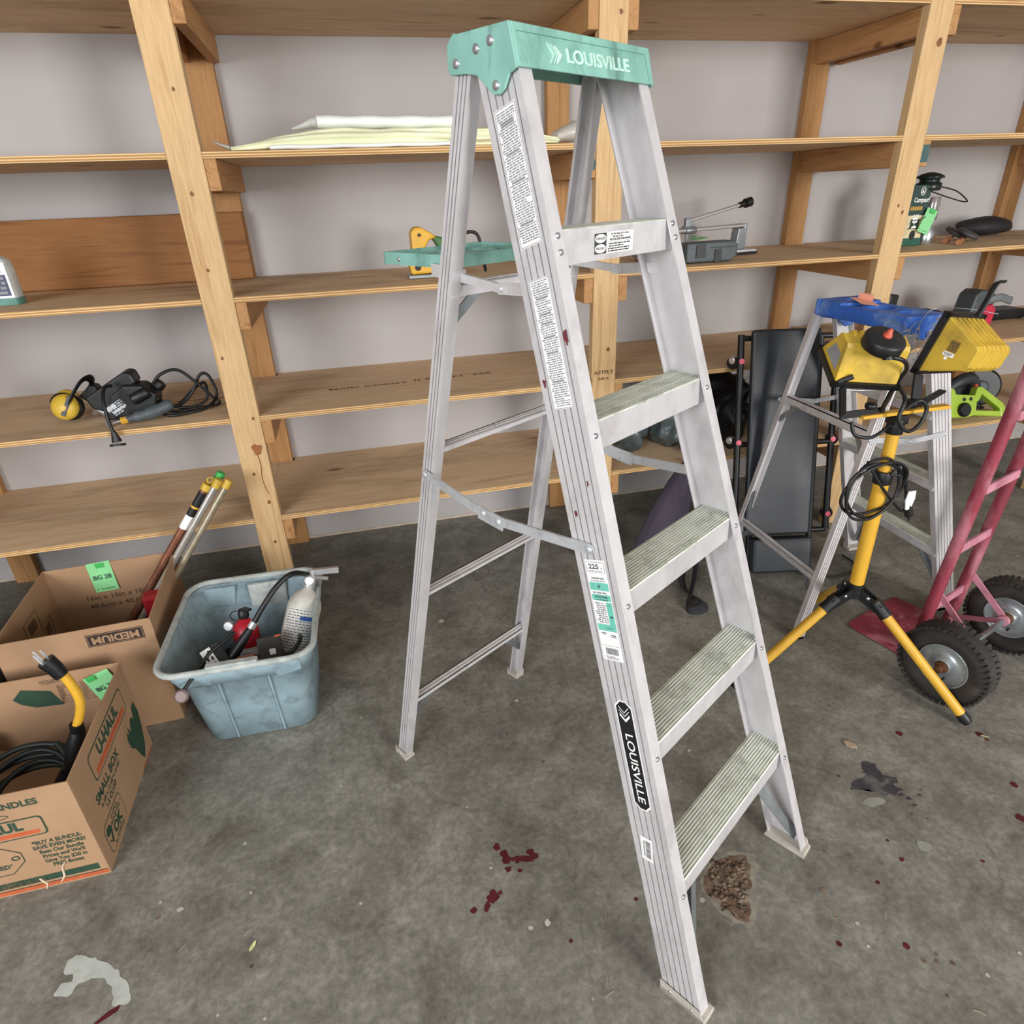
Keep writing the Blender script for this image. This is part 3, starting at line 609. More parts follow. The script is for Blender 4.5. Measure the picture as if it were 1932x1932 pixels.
# ------------------------------------------------------------------ medium box
def carton(T, x0, x1, y0, y1, h, mats, flap=0):
    t = .0045
    for nmx, a in (('front_panel', (x0, x1, y0, y0+t)), ('back_panel', (x0, x1, y1-t, y1)), ('left_panel', (x0, x0+t, y0+t, y1-t)), ('right_panel', (x1-t, x1, y0+t, y1-t))):
        MB().bx(*a, 0, h).build('side_panel', mats, T, bevel=.0012)
    MB().bx(x0+t, x1-t, y0+t, y1-t, 0, .005).build('bottom_panel', mats, T)
BM = thing('cardboard_box', 'larger open brown cardboard box marked MEDIUM upside down with metal rods standing in it', 'box', (-.72, 1.817, 0), math.radians(2.5))
W_, L_, Hm = -.42, .43, .405
carton(BM, W_, 0, 0, L_, Hm, card)
m = MB(); M = fr((-.105, -.0008, .362), (-1, 0, 0), (0, 0, -1)); m.rect(M, -.078, .078, -.022, .022, 0, 0); m.rect(M, -.0755, .0755, -.0195, .0195, 1, .0002); m.rect(M, -.074, .074, -.018, .018, 0, .0003); m.text('MEDIUM', M @ Matrix.Translation((0, 0, .0006)), .034, 1, .0011, 1.02); m.build('printed_lettering', [brown_ink, card], BM)
m = MB(); M = fr((-.21, L_-.0052, .29), (-1, 0, 0), (0, 0, -1)); M = fr((-.22, L_-.0053, .25), (1, 0, 0), (0, 0, 1))
m.text('16in x 16in x 16in', M @ Matrix.Translation((.0, .02, 0)), .026, 0, .0004, 1.1); m.text('40.6cm x 40.6cm', M @ Matrix.Translation((.0, -.015, 0)), .026, 0, .0004, 1.1)
m.build('inside_print', mat('faded_print', '5e4634', .85), BM)
Ml = fr((W_+.0053, .23, .31), (0, 1, 0), (0, 0, 1))
for dx, w2 in ((0, .05), (.085, .035)):
    m = MB()
    for a in (((-w2, -.035), (w2, -.035)), ((w2, -.035), (w2, .035)), ((w2, .035), (-w2, .035)), ((-w2, .035), (-w2, -.035))): m.tube([Ml @ V((p+dx, q-dx*.8, 0)) for p, q in a], .0009, 4)
    for k in range(12): m.rect(Ml, dx-w2*.6+k*w2*.1, dx-w2*.6+k*w2*.1+w2*.05, -.02-dx*.8, .02-dx*.8, 0, .0003)
    m.build('bar_mark', MC['faded_print'], BM)
def notepaper(name, M, w_, h, t, label, tapexy, size=.02, bend=.004):
    o = MB(); n = 6
    for i in range(n):
        a0, a1 = -h/2+h*i/n, -h/2+h*(i+1)/n; z0, z1 = bend*math.cos(i/n*2), bend*math.cos((i+1)/n*2)
        o.add([M @ V((-w_/2, a0, z0)), M @ V((w_/2, a0, z0)), M @ V((w_/2, a1, z1)), M @ V((-w_/2, a1, z1))], [(0, 1, 2, 3)], 0)
    if t: o.text(t, M @ Matrix.Translation((0, .0, bend+.0008)), size, 1, .0002, .95)
    o.text('Transitions', M @ Matrix.Translation((.004, -h*.4, bend+.001)), size*.42, 2); o.poly(M @ Matrix.Translation((-w_*.38, -h*.4, bend+.001)), [(-.0015, -.003), (.002, 0), (0, .004)], 2)
    o.rect(M, tapexy[0]-.012, tapexy[0]+.012, tapexy[1]-.012, tapexy[1]+.006, 3, bend+.0008)
    return tag(o.build(name, [note, mat('pen_ink', '2c3a4a', .6), green_ink, tape]), label, 'note')
mwb = Matrix.Rotation(math.radians(2.5), 4, 'Z'); mwb.translation = V((-.72, 1.817, 0))
notepaper('paper_tag', mwb @ fr((-.245, L_-.007, .352), (1, 0, .04), (-.03, 0, 1)), .075, .115, 'BG 28', 'green paper tag BG 28 taped inside the larger cardboard box', (.005, .05), .024)
# rods
def tube_thing(label, a, b, r, body, capm, capl=.03, hang=False, extra=None):
    a, b = V(a), V(b); t = thing('metal_rod_pack', label, 'rods', a); d = (b-a); L = d.length; dn = d.normalized()
    MB().cyl((0, 0, 0), dn*(L-capl), r, n=12).build('tube', body, t)
    m = MB().cyl(dn*(L-capl), dn*L, r*1.18, n=12)
    if hang:
        m = MB().cyl(dn*(L-capl), dn*(L-capl*.3), r*1.2, n=12); c = dn*(L+.006); s_ = dn.orthogonal().normalized(); s2 = V((dn.z, 0, -dn.x)).normalized()
        m.tube([c+dn*.011*math.cos(q)+s2*.009*math.sin(q) for q in [2*math.pi*i/16 for i in range(16)]], .0032, 6, closed=True)
    m.build('end_cap', capm, t)
    if extra: extra(t, dn, L)
    return t
copper = mat('copper_coated_rods', '8d5b48', .4, .5, .2, 30, 'b08068', .6, 40, .1, stretch=(1, 1, .1)); clear = mat('clear_tube_rods', 'a79a84', .3, .4, .15, 30); silver = mat('silver_rods', 'cfcac2', .25, .7, .1, 20)
def ex1(t, dn, L):
    MB().cyl(dn*(L-.20), dn*(L-.045), .0146, n=12).cyl(dn*(L-.112), dn*(L-.104), .0149, n=12, mi=1).cyl(dn*(L-.20), dn*(L-.145), .0149, n=12, mi=2).build('printed_sleeve', [blackink, yel, paper], t)
tube_thing('brown welding rod pack with yellow hanging cap in the larger cardboard box', (-1.055, 2.205, .012), (-.560, 2.245, .655), .014, copper, yelp, .035, True, ex1)
tube_thing('silver rod pack with plain yellow cap, middle of the rods in the cardboard box', (-1.02, 2.17, .012), (-.524, 2.235, .662), .0125, silver, yelp, .032)
tube_thing('thin clear rod pack with yellow cap, rightmost of the rods in the cardboard box', (-.985, 2.14, .012), (-.492, 2.235, .655), .0115, clear, yelp, .032)
tube_thing('rod pack with green cap behind the yellow capped rods', (-1.02, 2.215, .012), (-.520, 2.272, .672), .0125, clear, tape, .035)
m = MB(); m.xz([(0, 0), (.075, 0), (.075, .16), (0, .16)], 0, .05); o = tag(m.build('red_case', mat('red_case', 'a31a24', .45), bevel=.006), 'red plastic case standing in the right corner of the larger cardboard box', 'case'); o.location = (-.822, 2.06, .008); o.rotation_euler = (0, 0, .1); o.scale = (1, 1, 2.05)
# ------------------------------------------------------------------ small box
BS = thing('cardboard_box', 'smaller open moving box printed in green in the lower left corner with cords inside', 'box', (-.792, 1.279, 0), math.radians(.6))
x0, Ls, Hs = -.60, .445, .330
carton(BS, x0, 0, 0, Ls, Hs, card)
def logo(m, M, w_, h):
    m.prism([(p.x, p.y) for p in rrect(-w_/2, w_/2, -h/2, h/2, h*.16, 0, 3)], lambda a, b: M @ V((a, b, 0)), lambda a, b: M @ V((a, b, .0003)), 0)
    m.prism([(p.x, p.y) for p in rrect(-w_/2+.0035, w_/2-.0035, -h/2+.0035, h/2-.0035, h*.14, 0, 3)], lambda a, b: M @ V((a, b, 0)), lambda a, b: M @ V((a, b, .0005)), 1)
    m.text('U-HAUL', M @ Matrix.Translation((0, h*.13, .0008)), h*.62, 0, h*.032, w_/h*.262); m.rect(M, -w_*.43, w_*.43, -h*.38, -h*.17, 2, .0008)
m = MB(); M = fr((.0006, .238, .2535), (0, 1, 0), (0, 0, 1)) @ Matrix.Rotation(.0, 4, 'Z'); logo(m, M, .275, .082)
m.text('SMALL BOX', M @ Matrix.Translation((-.085, -.074, .0005)), .036, 0, .0010, .92); m.text('16 3/8" x 12 5/8" x 12 5/8"', M @ Matrix.Translation((-.085, -.102, .0005)), .016, 0, .0003, .9); m.text('1.5 CU FT', M @ Matrix.Translation((-.10, -.124, .0005)), .022, 0, .0006, .9)
Mo = M @ Matrix.Translation((-.135, -.19, 0)); m.prism([(p.x, p.y) for p in rrect(-.065, .065, -.045, .045, .014, 0, 3)], lambda a, b: Mo @ V((a, b, 0)), lambda a, b: Mo @ V((a, b, .0003)), 0); m.prism([(p.x, p.y) for p in rrect(-.063, .063, -.043, .043, .013, 0, 3)], lambda a, b: Mo @ V((a, b, 0)), lambda a, b: Mo @ V((a, b, .0005)), 1)
m.text('U-HAUL', Mo @ Matrix.Translation((.012, .032, .0008)), .015, 0, .0005); m.text('BOXES ARE', Mo @ Matrix.Translation((.012, .017, .0008)), .015, 0, .0005, .9); m.text('OK', Mo @ Matrix.Translation((.008, -.01, .0008)), .042, 0, .0022, .9); m.text('for SHIPPING', Mo @ Matrix.Translation((0, -.035, .0008)), .013, 0, .0004)
m.tube([Mo @ V(q) for q in ((-.055, -.005, .001), (-.045, -.02, .001), (-.028, .02, .001))], .0025, 5, 0); m.poly(Mo, blob(-.045, .02, .014, .012, 2, 12), 0, .0008)
# dish-glove shaped green pictogram
g_ = [(.075, -.055), (.085, -.02), (.095, -.045), (.10, -.01), (.112, -.05), (.125, -.015), (.14, .0), (.155, -.03), (.165, .02), (.19, .025), (.198, -.04), (.185, -.12), (.165, -.19), (.135, -.235), (.12, -.20), (.10, -.13), (.08, -.10)]
m.poly(M, [(a*.95+.004, b*.68-.075) for a, b in g_], 0, .0005); m.rect(M, .1, .2, -.2515, -.2475, 2, .0003)
# front panel print
Mf = fr((-.155, -.0006, .165), (1, 0, 0), (0, 0, 1)); P_ = lambda x, z: Mf @ Matrix.Translation((x, z, .0003))
m.text('EASY-GRIP HANDLES', P_(-.035, .128), .026, 0, .0008, .95); m.tube([P_(-.05, .098) @ V((.06*math.cos(a), .009*math.sin(a), 0)) for a in [2*math.pi*i/24 for i in range(24)]], .0008, 4, 0, closed=True)
logo(m, P_(-.04, .052), .225, .062)
for k, t in enumerate(('*BUY A BUNDLE-', 'SAVE EVEN MORE!', 'Beat Our Bundle', "Prices and We'll", 'Give You $20 in', 'FREE Boxes')): m.text(t, P_(.080, -.006-k*.0165), .0172, 0, .0004, .82)
tg = [(-.16, .02), (-.055, .02), (-.005, -.02), (-.005, -.05), (-.04, -.085), (-.16, -.085)]
m.tube([P_(0, -.005) @ V((a, b, 0)) for a, b in tg], .0011, 4, 0, closed=True); m.text('SAVE!', P_(-.10, -.002), .03, 0, .0012); m.text('PRICE', P_(-.09, -.038), .026, 0, .0008, .95); m.text('GUARANTEED*', P_(-.092, -.064), .019, 0, .0006, .9); m.tube([P_(-.02, -.04) @ V((.008*math.cos(a), .006*math.sin(a), 0)) for a in [2*math.pi*i/12 for i in range(12)]], .0015, 4, 0, closed=True)
m.rect(Mf, -.44, .137, -.138, -.118, 0, .0003); m.rect(Mf, -.44, .152, -.158, -.147, 2, .0003); m.text('uhaul.com', P_(-.03, -.129), .024, 1, .0008, 1.05)
m.rect(Mf, -.44, .152, -.1463, -.1448, 0, .0003)
# inner back print
Mi = fr((-.20, Ls-.0052, .255), (1, 0, 0), (0, 0, 1)); m.poly(Mi, [(-.10, .01), (-.07, .04), (.0, .02), (.02, -.035), (-.05, -.03), (-.085, -.01)], 0, .0004)
for a0, a1 in ((.02, .07), (.08, .19)):
    for k in range(4): m.tube([Mi @ V((q, r, .0006)) for q, r in ((a0+k*.004, -.03+k*.008), (a1-k*.004, -.03+k*.008), (a1-k*.006, .035-k*.004), (a0+k*.004, .035-k*.004))], .0007, 4, 3, closed=True)
m.fine(Mi, -.02, .05, .045, .06, 3, 3, .0004, 4)
m.build('printed_lettering', [green_ink, card, orange_ink, mat('thin_print', '6b513c', .8)], BS)
m = MB(); m.prism([(0, 0), (.10, -.02), (.11, -.10), (.01, -.09)], lambda a, b: (x0+.16+a*.6, Ls-.02-a*.3, .20+b*.9), lambda a, b: (x0+.163+a*.6, Ls-.024-a*.3, .20+b*.9)); m.build('torn_flap', card, BS)
m = MB(); M2 = fr((-.10, -.0012, .04), (1, 0, .2), (0, 0, 1))
for a in (((-.02, -.03), (0, -.01), (.01, .02), (.025, .035)), ((-.06, -.04), (-.045, -.015), (-.05, .01))): m.tube([M2 @ V((p, q, 0)) for p, q in a], [.0008, .003, .0025, .0006][:len(a)], 5)
m.build('torn_paper', mat('torn_paper', 'd2bda4', .8), BS)
notepaper('paper_tag', fr((-.853, 1.712, .262), (1, -.0, .35), (-.35, 0, 1)), .075, .10, 'BG 30', 'green paper tag BG 30 taped inside the smaller moving box', (-.015, .047), .022)
# cords in small box
c = thing('extension_cord', 'thick yellow power cord with black plugs rising from the smaller box', 'cord', (-.86, 1.50, .0))
m = MB(); m.tube(smooth([(.029, 0, .485), (.040, .0, .44), (.043, 0, .39), (.030, .0, .345), (.010, 0, .305)]), .0115, 12); m.build('cable', yel, c); m = MB(); m.tube(smooth([(-.045, -.02, .13), (-.08, -.05, .10), (-.13, -.10, .08), (-.10, -.15, .06), (-.02, -.16, .02)]), .0135, 12); m.build('cable', yel, c)
m = MB(); m.cyl((.012, 0, .315), (.008, 0, .285), .0165, n=14); m.tube([(.008, 0, .29), (-.005, -.005, .25), (-.02, -.01, .20), (-.04, -.02, .15)], [.017, .026, .027, .02], 14); m.cyl((-.035, -.015, .17), (-.075, -.03, .12), .03, .026); m.build('socket_end', blk, c)
m = MB(); m.tube([(.028, 0, .475), (.020, 0, .50), (.008, 0, .525)], [.017, .019, .021], 12); m.build('plug', blk, c)
m = MB()
for dx, dy in ((-.008, .008), (.008, .008), (0, -.01)): m.bar((.006+dx, dy, .52), (-.006+dx, dy, .552), .006, .002, (0, 1, 0))
m.build('plug_prong', chrome, c)
m = MB(); P = []
for k in range(60):
    a = k*.55; P.append((-1.02+.13*math.cos(a)*(1+.2*math.sin(k*.31)), 1.48+.12*math.sin(a), .03+.05*(k % 11)/11+.12*max(0, math.sin(a))*.5+k*.0016))
m.tube(smooth(P, 4), .008, 8); tag(m.build('extension_cord', mat('dark_green_cord', '1d2624', .5)), 'dark tangled cord lying inside the smaller moving box', 'cord')
# ------------------------------------------------------------------ tub
tubm = mat('tub_plastic', '8499a1', .6, 0, .08, 12, '525e62', .7, 18, .15); rimm = mat('tub_rim', 'a9afab', .7, 0, .1, 30, '6f7673', .8, 22, .2)
TB = thing('storage_tub', 'blue grey plastic storage tub full of fire extinguishers on the floor', 'tub', (-.4525, 1.820, 0), math.radians(-1.5))
m = MB(); lv = [(.15, .135, 0, .05), (.165, .15, .006, .055), (.178, .172, .15, .06), (.186, .184, .262, .06), (.200, .205, .268, .062), (.211, .243, .345, .065)]
rings = [rrect(-a, a, -b, b, r, z, 6) for a, b, z, r in lv]; inn = [rrect(-a+.004, a-.004, -b+.004, b-.004, r-.003, max(z, .01), 6) for a, b, z, r in lv[1:]][::-1]
m.loft(rings+inn, 0, True, True)
for x in (-.07, .07): m.bar((x, -.190, .262), (x*1.0, -.153, .01), .006, .008, (0, -1, .12))
m.build('tub_body', tubm, TB)
m = MB(); m.tube([(p.x, p.y, .352) for p in rrect(-.216, .216, -.248, .248, .066, 0, 6)], .0095, 10, closed=True); m.bx(-.075, .065, -.250, -.228, .350, .366); m.bx(-.085, .075, .240, .256, .342, .360); m.build('rim', rimm, TB, bevel=.003)
for s_ in (-1, 1):
    m = MB(); m.prism([(-.19, .340), (-.075, .340), (-.085, .275), (-.18, .28)], lambda a, b: (a*.93, s_*(.200+(b-.27)*.30), b), lambda a, b: (a*.93, s_*(.212+(b-.27)*.30), b)); m.build('side_relief', tubm, TB, bevel=.004)
    m = MB(); m.prism([(.085, .340), (.19, .340), (.185, .28), (.11, .262)], lambda a, b: (a*.93, s_*(.200+(b-.27)*.30), b), lambda a, b: (a*.93, s_*(.212+(b-.27)*.30), b)); m.build('side_relief', tubm, TB, bevel=.004)
m = MB(); m.prism([(-.03, .345), (.10, .345), (.09, .12), (-.02, .12)], lambda a, b: (a, .205-(.345-b)*.16, b), lambda a, b: (a, .222-(.345-b)*.16, b)); m.build('inner_rib', rimm, TB, bevel=.008)
def extinguisher(label, a, b, r, bodym, seed, parts=True):
    a, b = V(a), V(b); d = (b-a).normalized(); L = (b-a).length; t = thing('fire_extinguisher', label, 'fire extinguisher', a)
    MB().lathe([(r*.8, 0), (r, .008), (r, L-r*1.1), (r*.93, L-r*.75), (r*.7, L-r*.35), (r*.34, L-r*.08), (r*.3, L)], (0, 0, 0), d, 28).build('cylinder', bodym, t)
    return t, d, L
ew, d, L = extinguisher('white fire extinguisher with black hose leaning in the tub corner', (-.375, 1.735, .10), (-.262, 1.90, .372), .054, mat('ext_white', 'c9c6bd', .4, 0, .05, 20, '8f8b80', .5, 14, .05), 1)
top = d*L; tc = V((0, -.7, .55)); sd = d.cross(V((0, -1, .3))).normalized()
m = MB(); m.lathe([(.012, -.005), (.018, .005), (.02, .025), (.014, .045), (.012, .06)], top, d, 16); m.lathe([(.017, 0), (.019, .004), (.019, .02), (.012, .022)], top+d*.028, (-.1, -1, .4), 18); m.build('valve', chrome, ew)
m = MB(); hb = top+d*.055; m.bar(hb, hb+V((.085, .0, -.006)), .02, .012, (0, 1, 0)); m.bar(hb+V((0, 0, -.02)), hb+V((.045, .01, -.04)), .012, .004, (0, 1, 0)); m.build('lever', chrome, ew)
O = V((-.375, 1.735, .10))
m = MB(); hp = smooth([top+d*.045+V((-.005, 0, 0)), V((-.29, 1.85, .465))-O, V((-.335, 1.82, .452))-O, V((-.385, 1.79, .405))-O, V((-.425, 1.77, .355))-O]); m.tube(hp, .0085, 12); m.build('hose', rubber if False else blk, ew)
m = MB(); e = V((-.425, 1.77, .355))-O; f_ = V((-.505, 1.735, .265))-O; m.tube([e, e+(f_-e)*.4, f_], [.009, .014, .018], 14); m.build('horn', blk, ew)
m = MB(); m.cyl(e-(f_-e)*.05, e+(f_-e)*.12, .0125, n=14); m.build('hose_clamp', chrome, ew)
def band(t, d, h0, h1, r, mi_mats, name, a0, a1, fine=None, seed=0, up=(0, 0, 1)):
    d = V(d).normalized(); f = (V((0, -1, .2))-d*V((0, -1, .2)).dot(d)).normalized(); s2 = d.cross(f); n = 14; m = MB()
    P = lambda q, h, k=0: d*h+(f*math.cos(q)+s2*math.sin(q))*(r+k)
    for i in range(n):
        q0, q1 = a0+(a1-a0)*i/n, a0+(a1-a0)*(i+1)/n; m.add([P(q0, h0), P(q1, h0), P(q1, h1), P(q0, h1)], [(0, 1, 2, 3)], 0)
    if fine:
        rn = random.Random(seed)
        for k in range(fine):
            h = h0+(h1-h0)*(k+.5)/fine; q = a0+.08
            while q < a1-.15:
                l = rn.uniform(.05, .22); m.add([P(q, h-.0013, .0006), P(q+l, h-.0013, .0006), P(q+l, h+.0013, .0006), P(q, h+.0013, .0006)], [(0, 1, 2, 3)], 1); q += l+.06
    m.build(name, mi_mats, t); return P
band(ew, d, .13, .27, .0548, [mat('ext_label', 'd9d7cf', .5), ink], 'instruction_label', -1.0, 1.1, 16, 3)
band(ew, d, .235, .247, .0556, [mat('blue_print', '2a4f9a', .5)], 'blue_print', -.1, .6)
m = MB(); m.lathe([(.058, 0), (.058, .012)], d*.118, d, 28); m.bar(d*.124+V((-.055, 0, 0)), d*.124+V((-.085, 0, .02)), .01, .008, (0, 1, 0)); m.build('bracket_strap', blk, ew)
er, d2, L2 = extinguisher('red fire extinguisher with white label in the middle of the tub', (-.475, 1.76, .06), (-.470, 1.86, .325), .04, red, 2)
band(er, d2, .05, .19, .0408, [paper, inkl], 'instruction_label', -1.0, 1.0, 14, 8)
m = MB(); tp = d2*L2; m.lathe([(.014, -.004), (.017, .004), (.017, .02), (.012, .03)], tp, d2, 14); m.bar(tp+d2*.03, tp+d2*.03+V((.03, -.05, .02)), .018, .006, (0, 0, 1)); m.tube([tp+d2*.015+V((.018*math.cos(q)-.02, -.01, .018*math.sin(q))) for q in [2*math.pi*i/16 for i in range(16)]], .0018, 6, closed=True); m.build('valve', blk, er)
m = MB(); m.lathe([(.016, 0), (.016, .006), (.013, .008)], tp+V((-.045, -.02, -.01)), (-.3, -1, .4), 16); m.build('pressure_gauge', chrome, er)
def brick(name, label, cat, M, sx, sy, sz, mats, faces=()):
    m = MB(); m.box((0, 0, 0), (sx, sy, sz)); t = tag(m.build(name, mats[0], bevel=.003), label, cat); t.matrix_world = M
    for nme, mt, Mf_, w_, h, fine in faces:
        q = MB(); q.rect(Mf_, -w_/2, w_/2, -h/2, h/2, 0, .0012)
        if fine: q.fine(Mf_, -w_*.45, w_*.45, -h*.42, h*.42, fine, 1, .0016, 4)
        q.build(nme, [mt, ink], t)
    return t
def pose(p, e): m = Euler([math.radians(q) for q in e]).to_matrix().to_4x4(); m.translation = V(p); return m
brick('battery_pack', 'black boxed pack with white sticker at the left side of the tub', 'box', pose((-.552, 1.735, .265), (-38, -12, 28)), .075, .07, .10, [blk],
      [('white_sticker', paper, fr((-.008, -.035, .01), (0, 0, -1), (1, 0, 0)), .07, .03, 2), ('white_sticker', paper, fr((.0375, 0, .01), (0, 1, 0), (0, 0, 1)), .03, .035, 3)])
brick('power_tool_battery', 'dark grey slide battery with small white stickers beside the white extinguisher', 'battery', pose((-.385, 1.715, .262), (-42, 4, 12)), .07, .045, .12, [mat('batt_dark', '2b2725', .55)],
      [('white_sticker', paper, fr((.005, -.025, .01), (1, 0, 0), (0, 0, 1)), .018, .018, 0), ('white_sticker', paper, fr((0, -.025, -.035), (1, 0, 0), (0, 0, 1)), .018, .014, 0), ('red_sticker', orange_ink, fr((.026, -.025, .055), (1, 0, 0), (0, 0, 1)), .018, .006, 0)])
brick('small_battery', 'orange and grey small battery in front of the dark slide battery', 'battery', pose((-.452, 1.70, .262), (-45, -8, -8)), .055, .04, .045, [mat('batt_orange', '9a5638', .55)], [('grey_panel', dgrey, fr((-.012, -.02, 0), (1, 0, 0), (0, 0, 1)), .022, .03, 0)])
brick('charger', 'small dark charger block behind the front rim of the tub', 'charger', pose((-.506, 1.70, .245), (-25, 0, 8)), .055, .045, .05, [mat('charger_dark', '22241f', .6)])
tcs = tag(MB().box((0, 0, 0), (.24, .05, .17)).build('tool_case', blk, bevel=.004), 'black case with white lettering lying at the bottom of the tub', 'case'); tcs.matrix_world = pose((-.43, 1.84, .135), (-28, 0, 0))
MB().text('RYOBI', fr((.04, -.0256, .055), (1, 0, 0), (0, 0, 1)), .045, 0, .0015, 1.1, .001).build('white_lettering', mat('grey_letters', 'b9bbb8', .6), tcs)
t = thing('measuring_probe', 'black rod with round brown end hanging over the front rim of the tub', 'tool', (-.60, 1.572, .305))
MB().tube([(0, 0, 0), (.07, .07, .06), (.135, .13, .075)], .0055, 8).build('rod', blk, t); MB().lathe([(.017, 0), (.019, .004), (.019, .012), (.014, .016)], (-.004, -.008, -.012), (-.2, -1, .5), 20).build('round_end', mat('brown_disc', '7c6a66', .5), t)
m = MB(); m.tube(smooth([(-.34, 1.66, .30), (-.31, 1.64, .32), (-.285, 1.67, .335), (-.29, 1.72, .32), (-.30, 1.75, .28)]), .006, 8); tag(m.build('extension_cord', blk), 'short black cord curled in the front right corner of the tub', 'cord')
# ------------------------------------------------------------------ tripod work light
cx_, cy_ = 1.456, 1.4216
TL = thing('work_light_stand', 'yellow tripod work light stand in front of the blue topped ladder', 'work light stand', (cx_, cy_, 0))
MB().cyl((0, 0, .36), (0, 0, .735), .0215, n=20).build('lower_pole', yel, TL)
MB().cyl((0, 0, .72), (0, 0, .89), .0175, n=20).build('upper_pole', yel, TL)
m = MB(); m.cyl((0, 0, .715), (0, 0, .755), .0265, n=20); m.build('pole_clamp', blk, TL, bevel=.002)
m = MB(); m.cyl((0, 0, .87), (0, 0, .915), .023, n=18); m.bx(-.022, .022, -.02, .02, .90, .925); m.build('top_socket', blk, TL, bevel=.002)
m = MB(); m.bar((-.125, 0, .932), (.165, 0, .932), .026, .010, (0, 0, 1)); m.build('crossbar', yel, TL, bevel=.002)
feet = [V((1.663-cx_, 1.097-cy_, .0)), V((1.071-cx_, 1.427-cy_, 0)), V((1.611-cx_, 1.774-cy_, 0))]
hub = MB(); hub.cyl((0, 0, .315), (0, 0, .365), .024, n=18)
for f in feet:
    d = f.normalized(); s_ = V((-d.y, d.x, 0)); k = d*.062+V((0, 0, .318)); tip = f+V((0, 0, .02))
    for q in (-1, 1): hub.bar(d*.015+s_*.012*q+V((0, 0, .335)), k+s_*.012*q+(tip-k)*.06, .034, .005, s_)
    hub.rivet(d*.045+s_*.016+V((0, 0, .33)), s_, .006, .004, 1); hub.rivet(d*.045-s_*.016+V((0, 0, .33)), -s_, .006, .004, 1)
    hub.cyl(k, k+(tip-k)*.13, .0195, n=12)
    l = MB().cyl(k, k+(tip-k)*.955, .0155, n=16).build('leg', yel, TL)
    MB().lathe([(.0175, 0), (.0185, .02), (.014, .034)], k+(tip-k)*.935, tip-k, 16).build('rubber_foot', blk, l)
hub.build('leg_hub', [blk, steel], TL)
# looped cable and plug hanging on the pole
m = MB(); P = []
for k in range(34):
    a = k*2*math.pi/11.3; rr = .092+.008*math.sin(k*1.3); P.append((-.055+rr*1.12*math.cos(a), -.034-.012*math.sin(a*.5+k*.2), .715+rr*.95*math.sin(a)))
m.tube(smooth(P, 4), .0045, 8); m.tube(smooth([(-.085, -.02, .80), (-.05, -.025, .75), (.0, -.03, .69), (.07, -.03, .625), (.075, -.03, .66), (.03, -.03, .78), (.0, -.028, .75)]), .0045, 8)
m.tube(smooth([(.01, -.02, .75), (.05, -.03, .735), (.06, -.035, .71)]), .004, 8); m.build('power_cable', blk, TL)
m = MB(); m.prism([(-.012, .03), (.012, .03), (.015, .005), (.008, -.03), (-.008, -.03), (-.016, .0)], lambda a, b: (.075+a, -.045, .665+b), lambda a, b: (.075+a, -.041, .665+b)); m.build('white_tag', paper, TL)
m = MB(); m.tube([(.078, -.035, .65), (.088, -.035, .625), (.095, -.035, .608)], [.01, .013, .012], 12); m.bar((.092, -.035, .61), (.099, -.035, .588), .005, .002, (0, 1, 0)); m.bar((.099, -.03, .61), (.106, -.03, .59), .005, .002, (0, 1, 0)); m.build('plug', blk, TL)
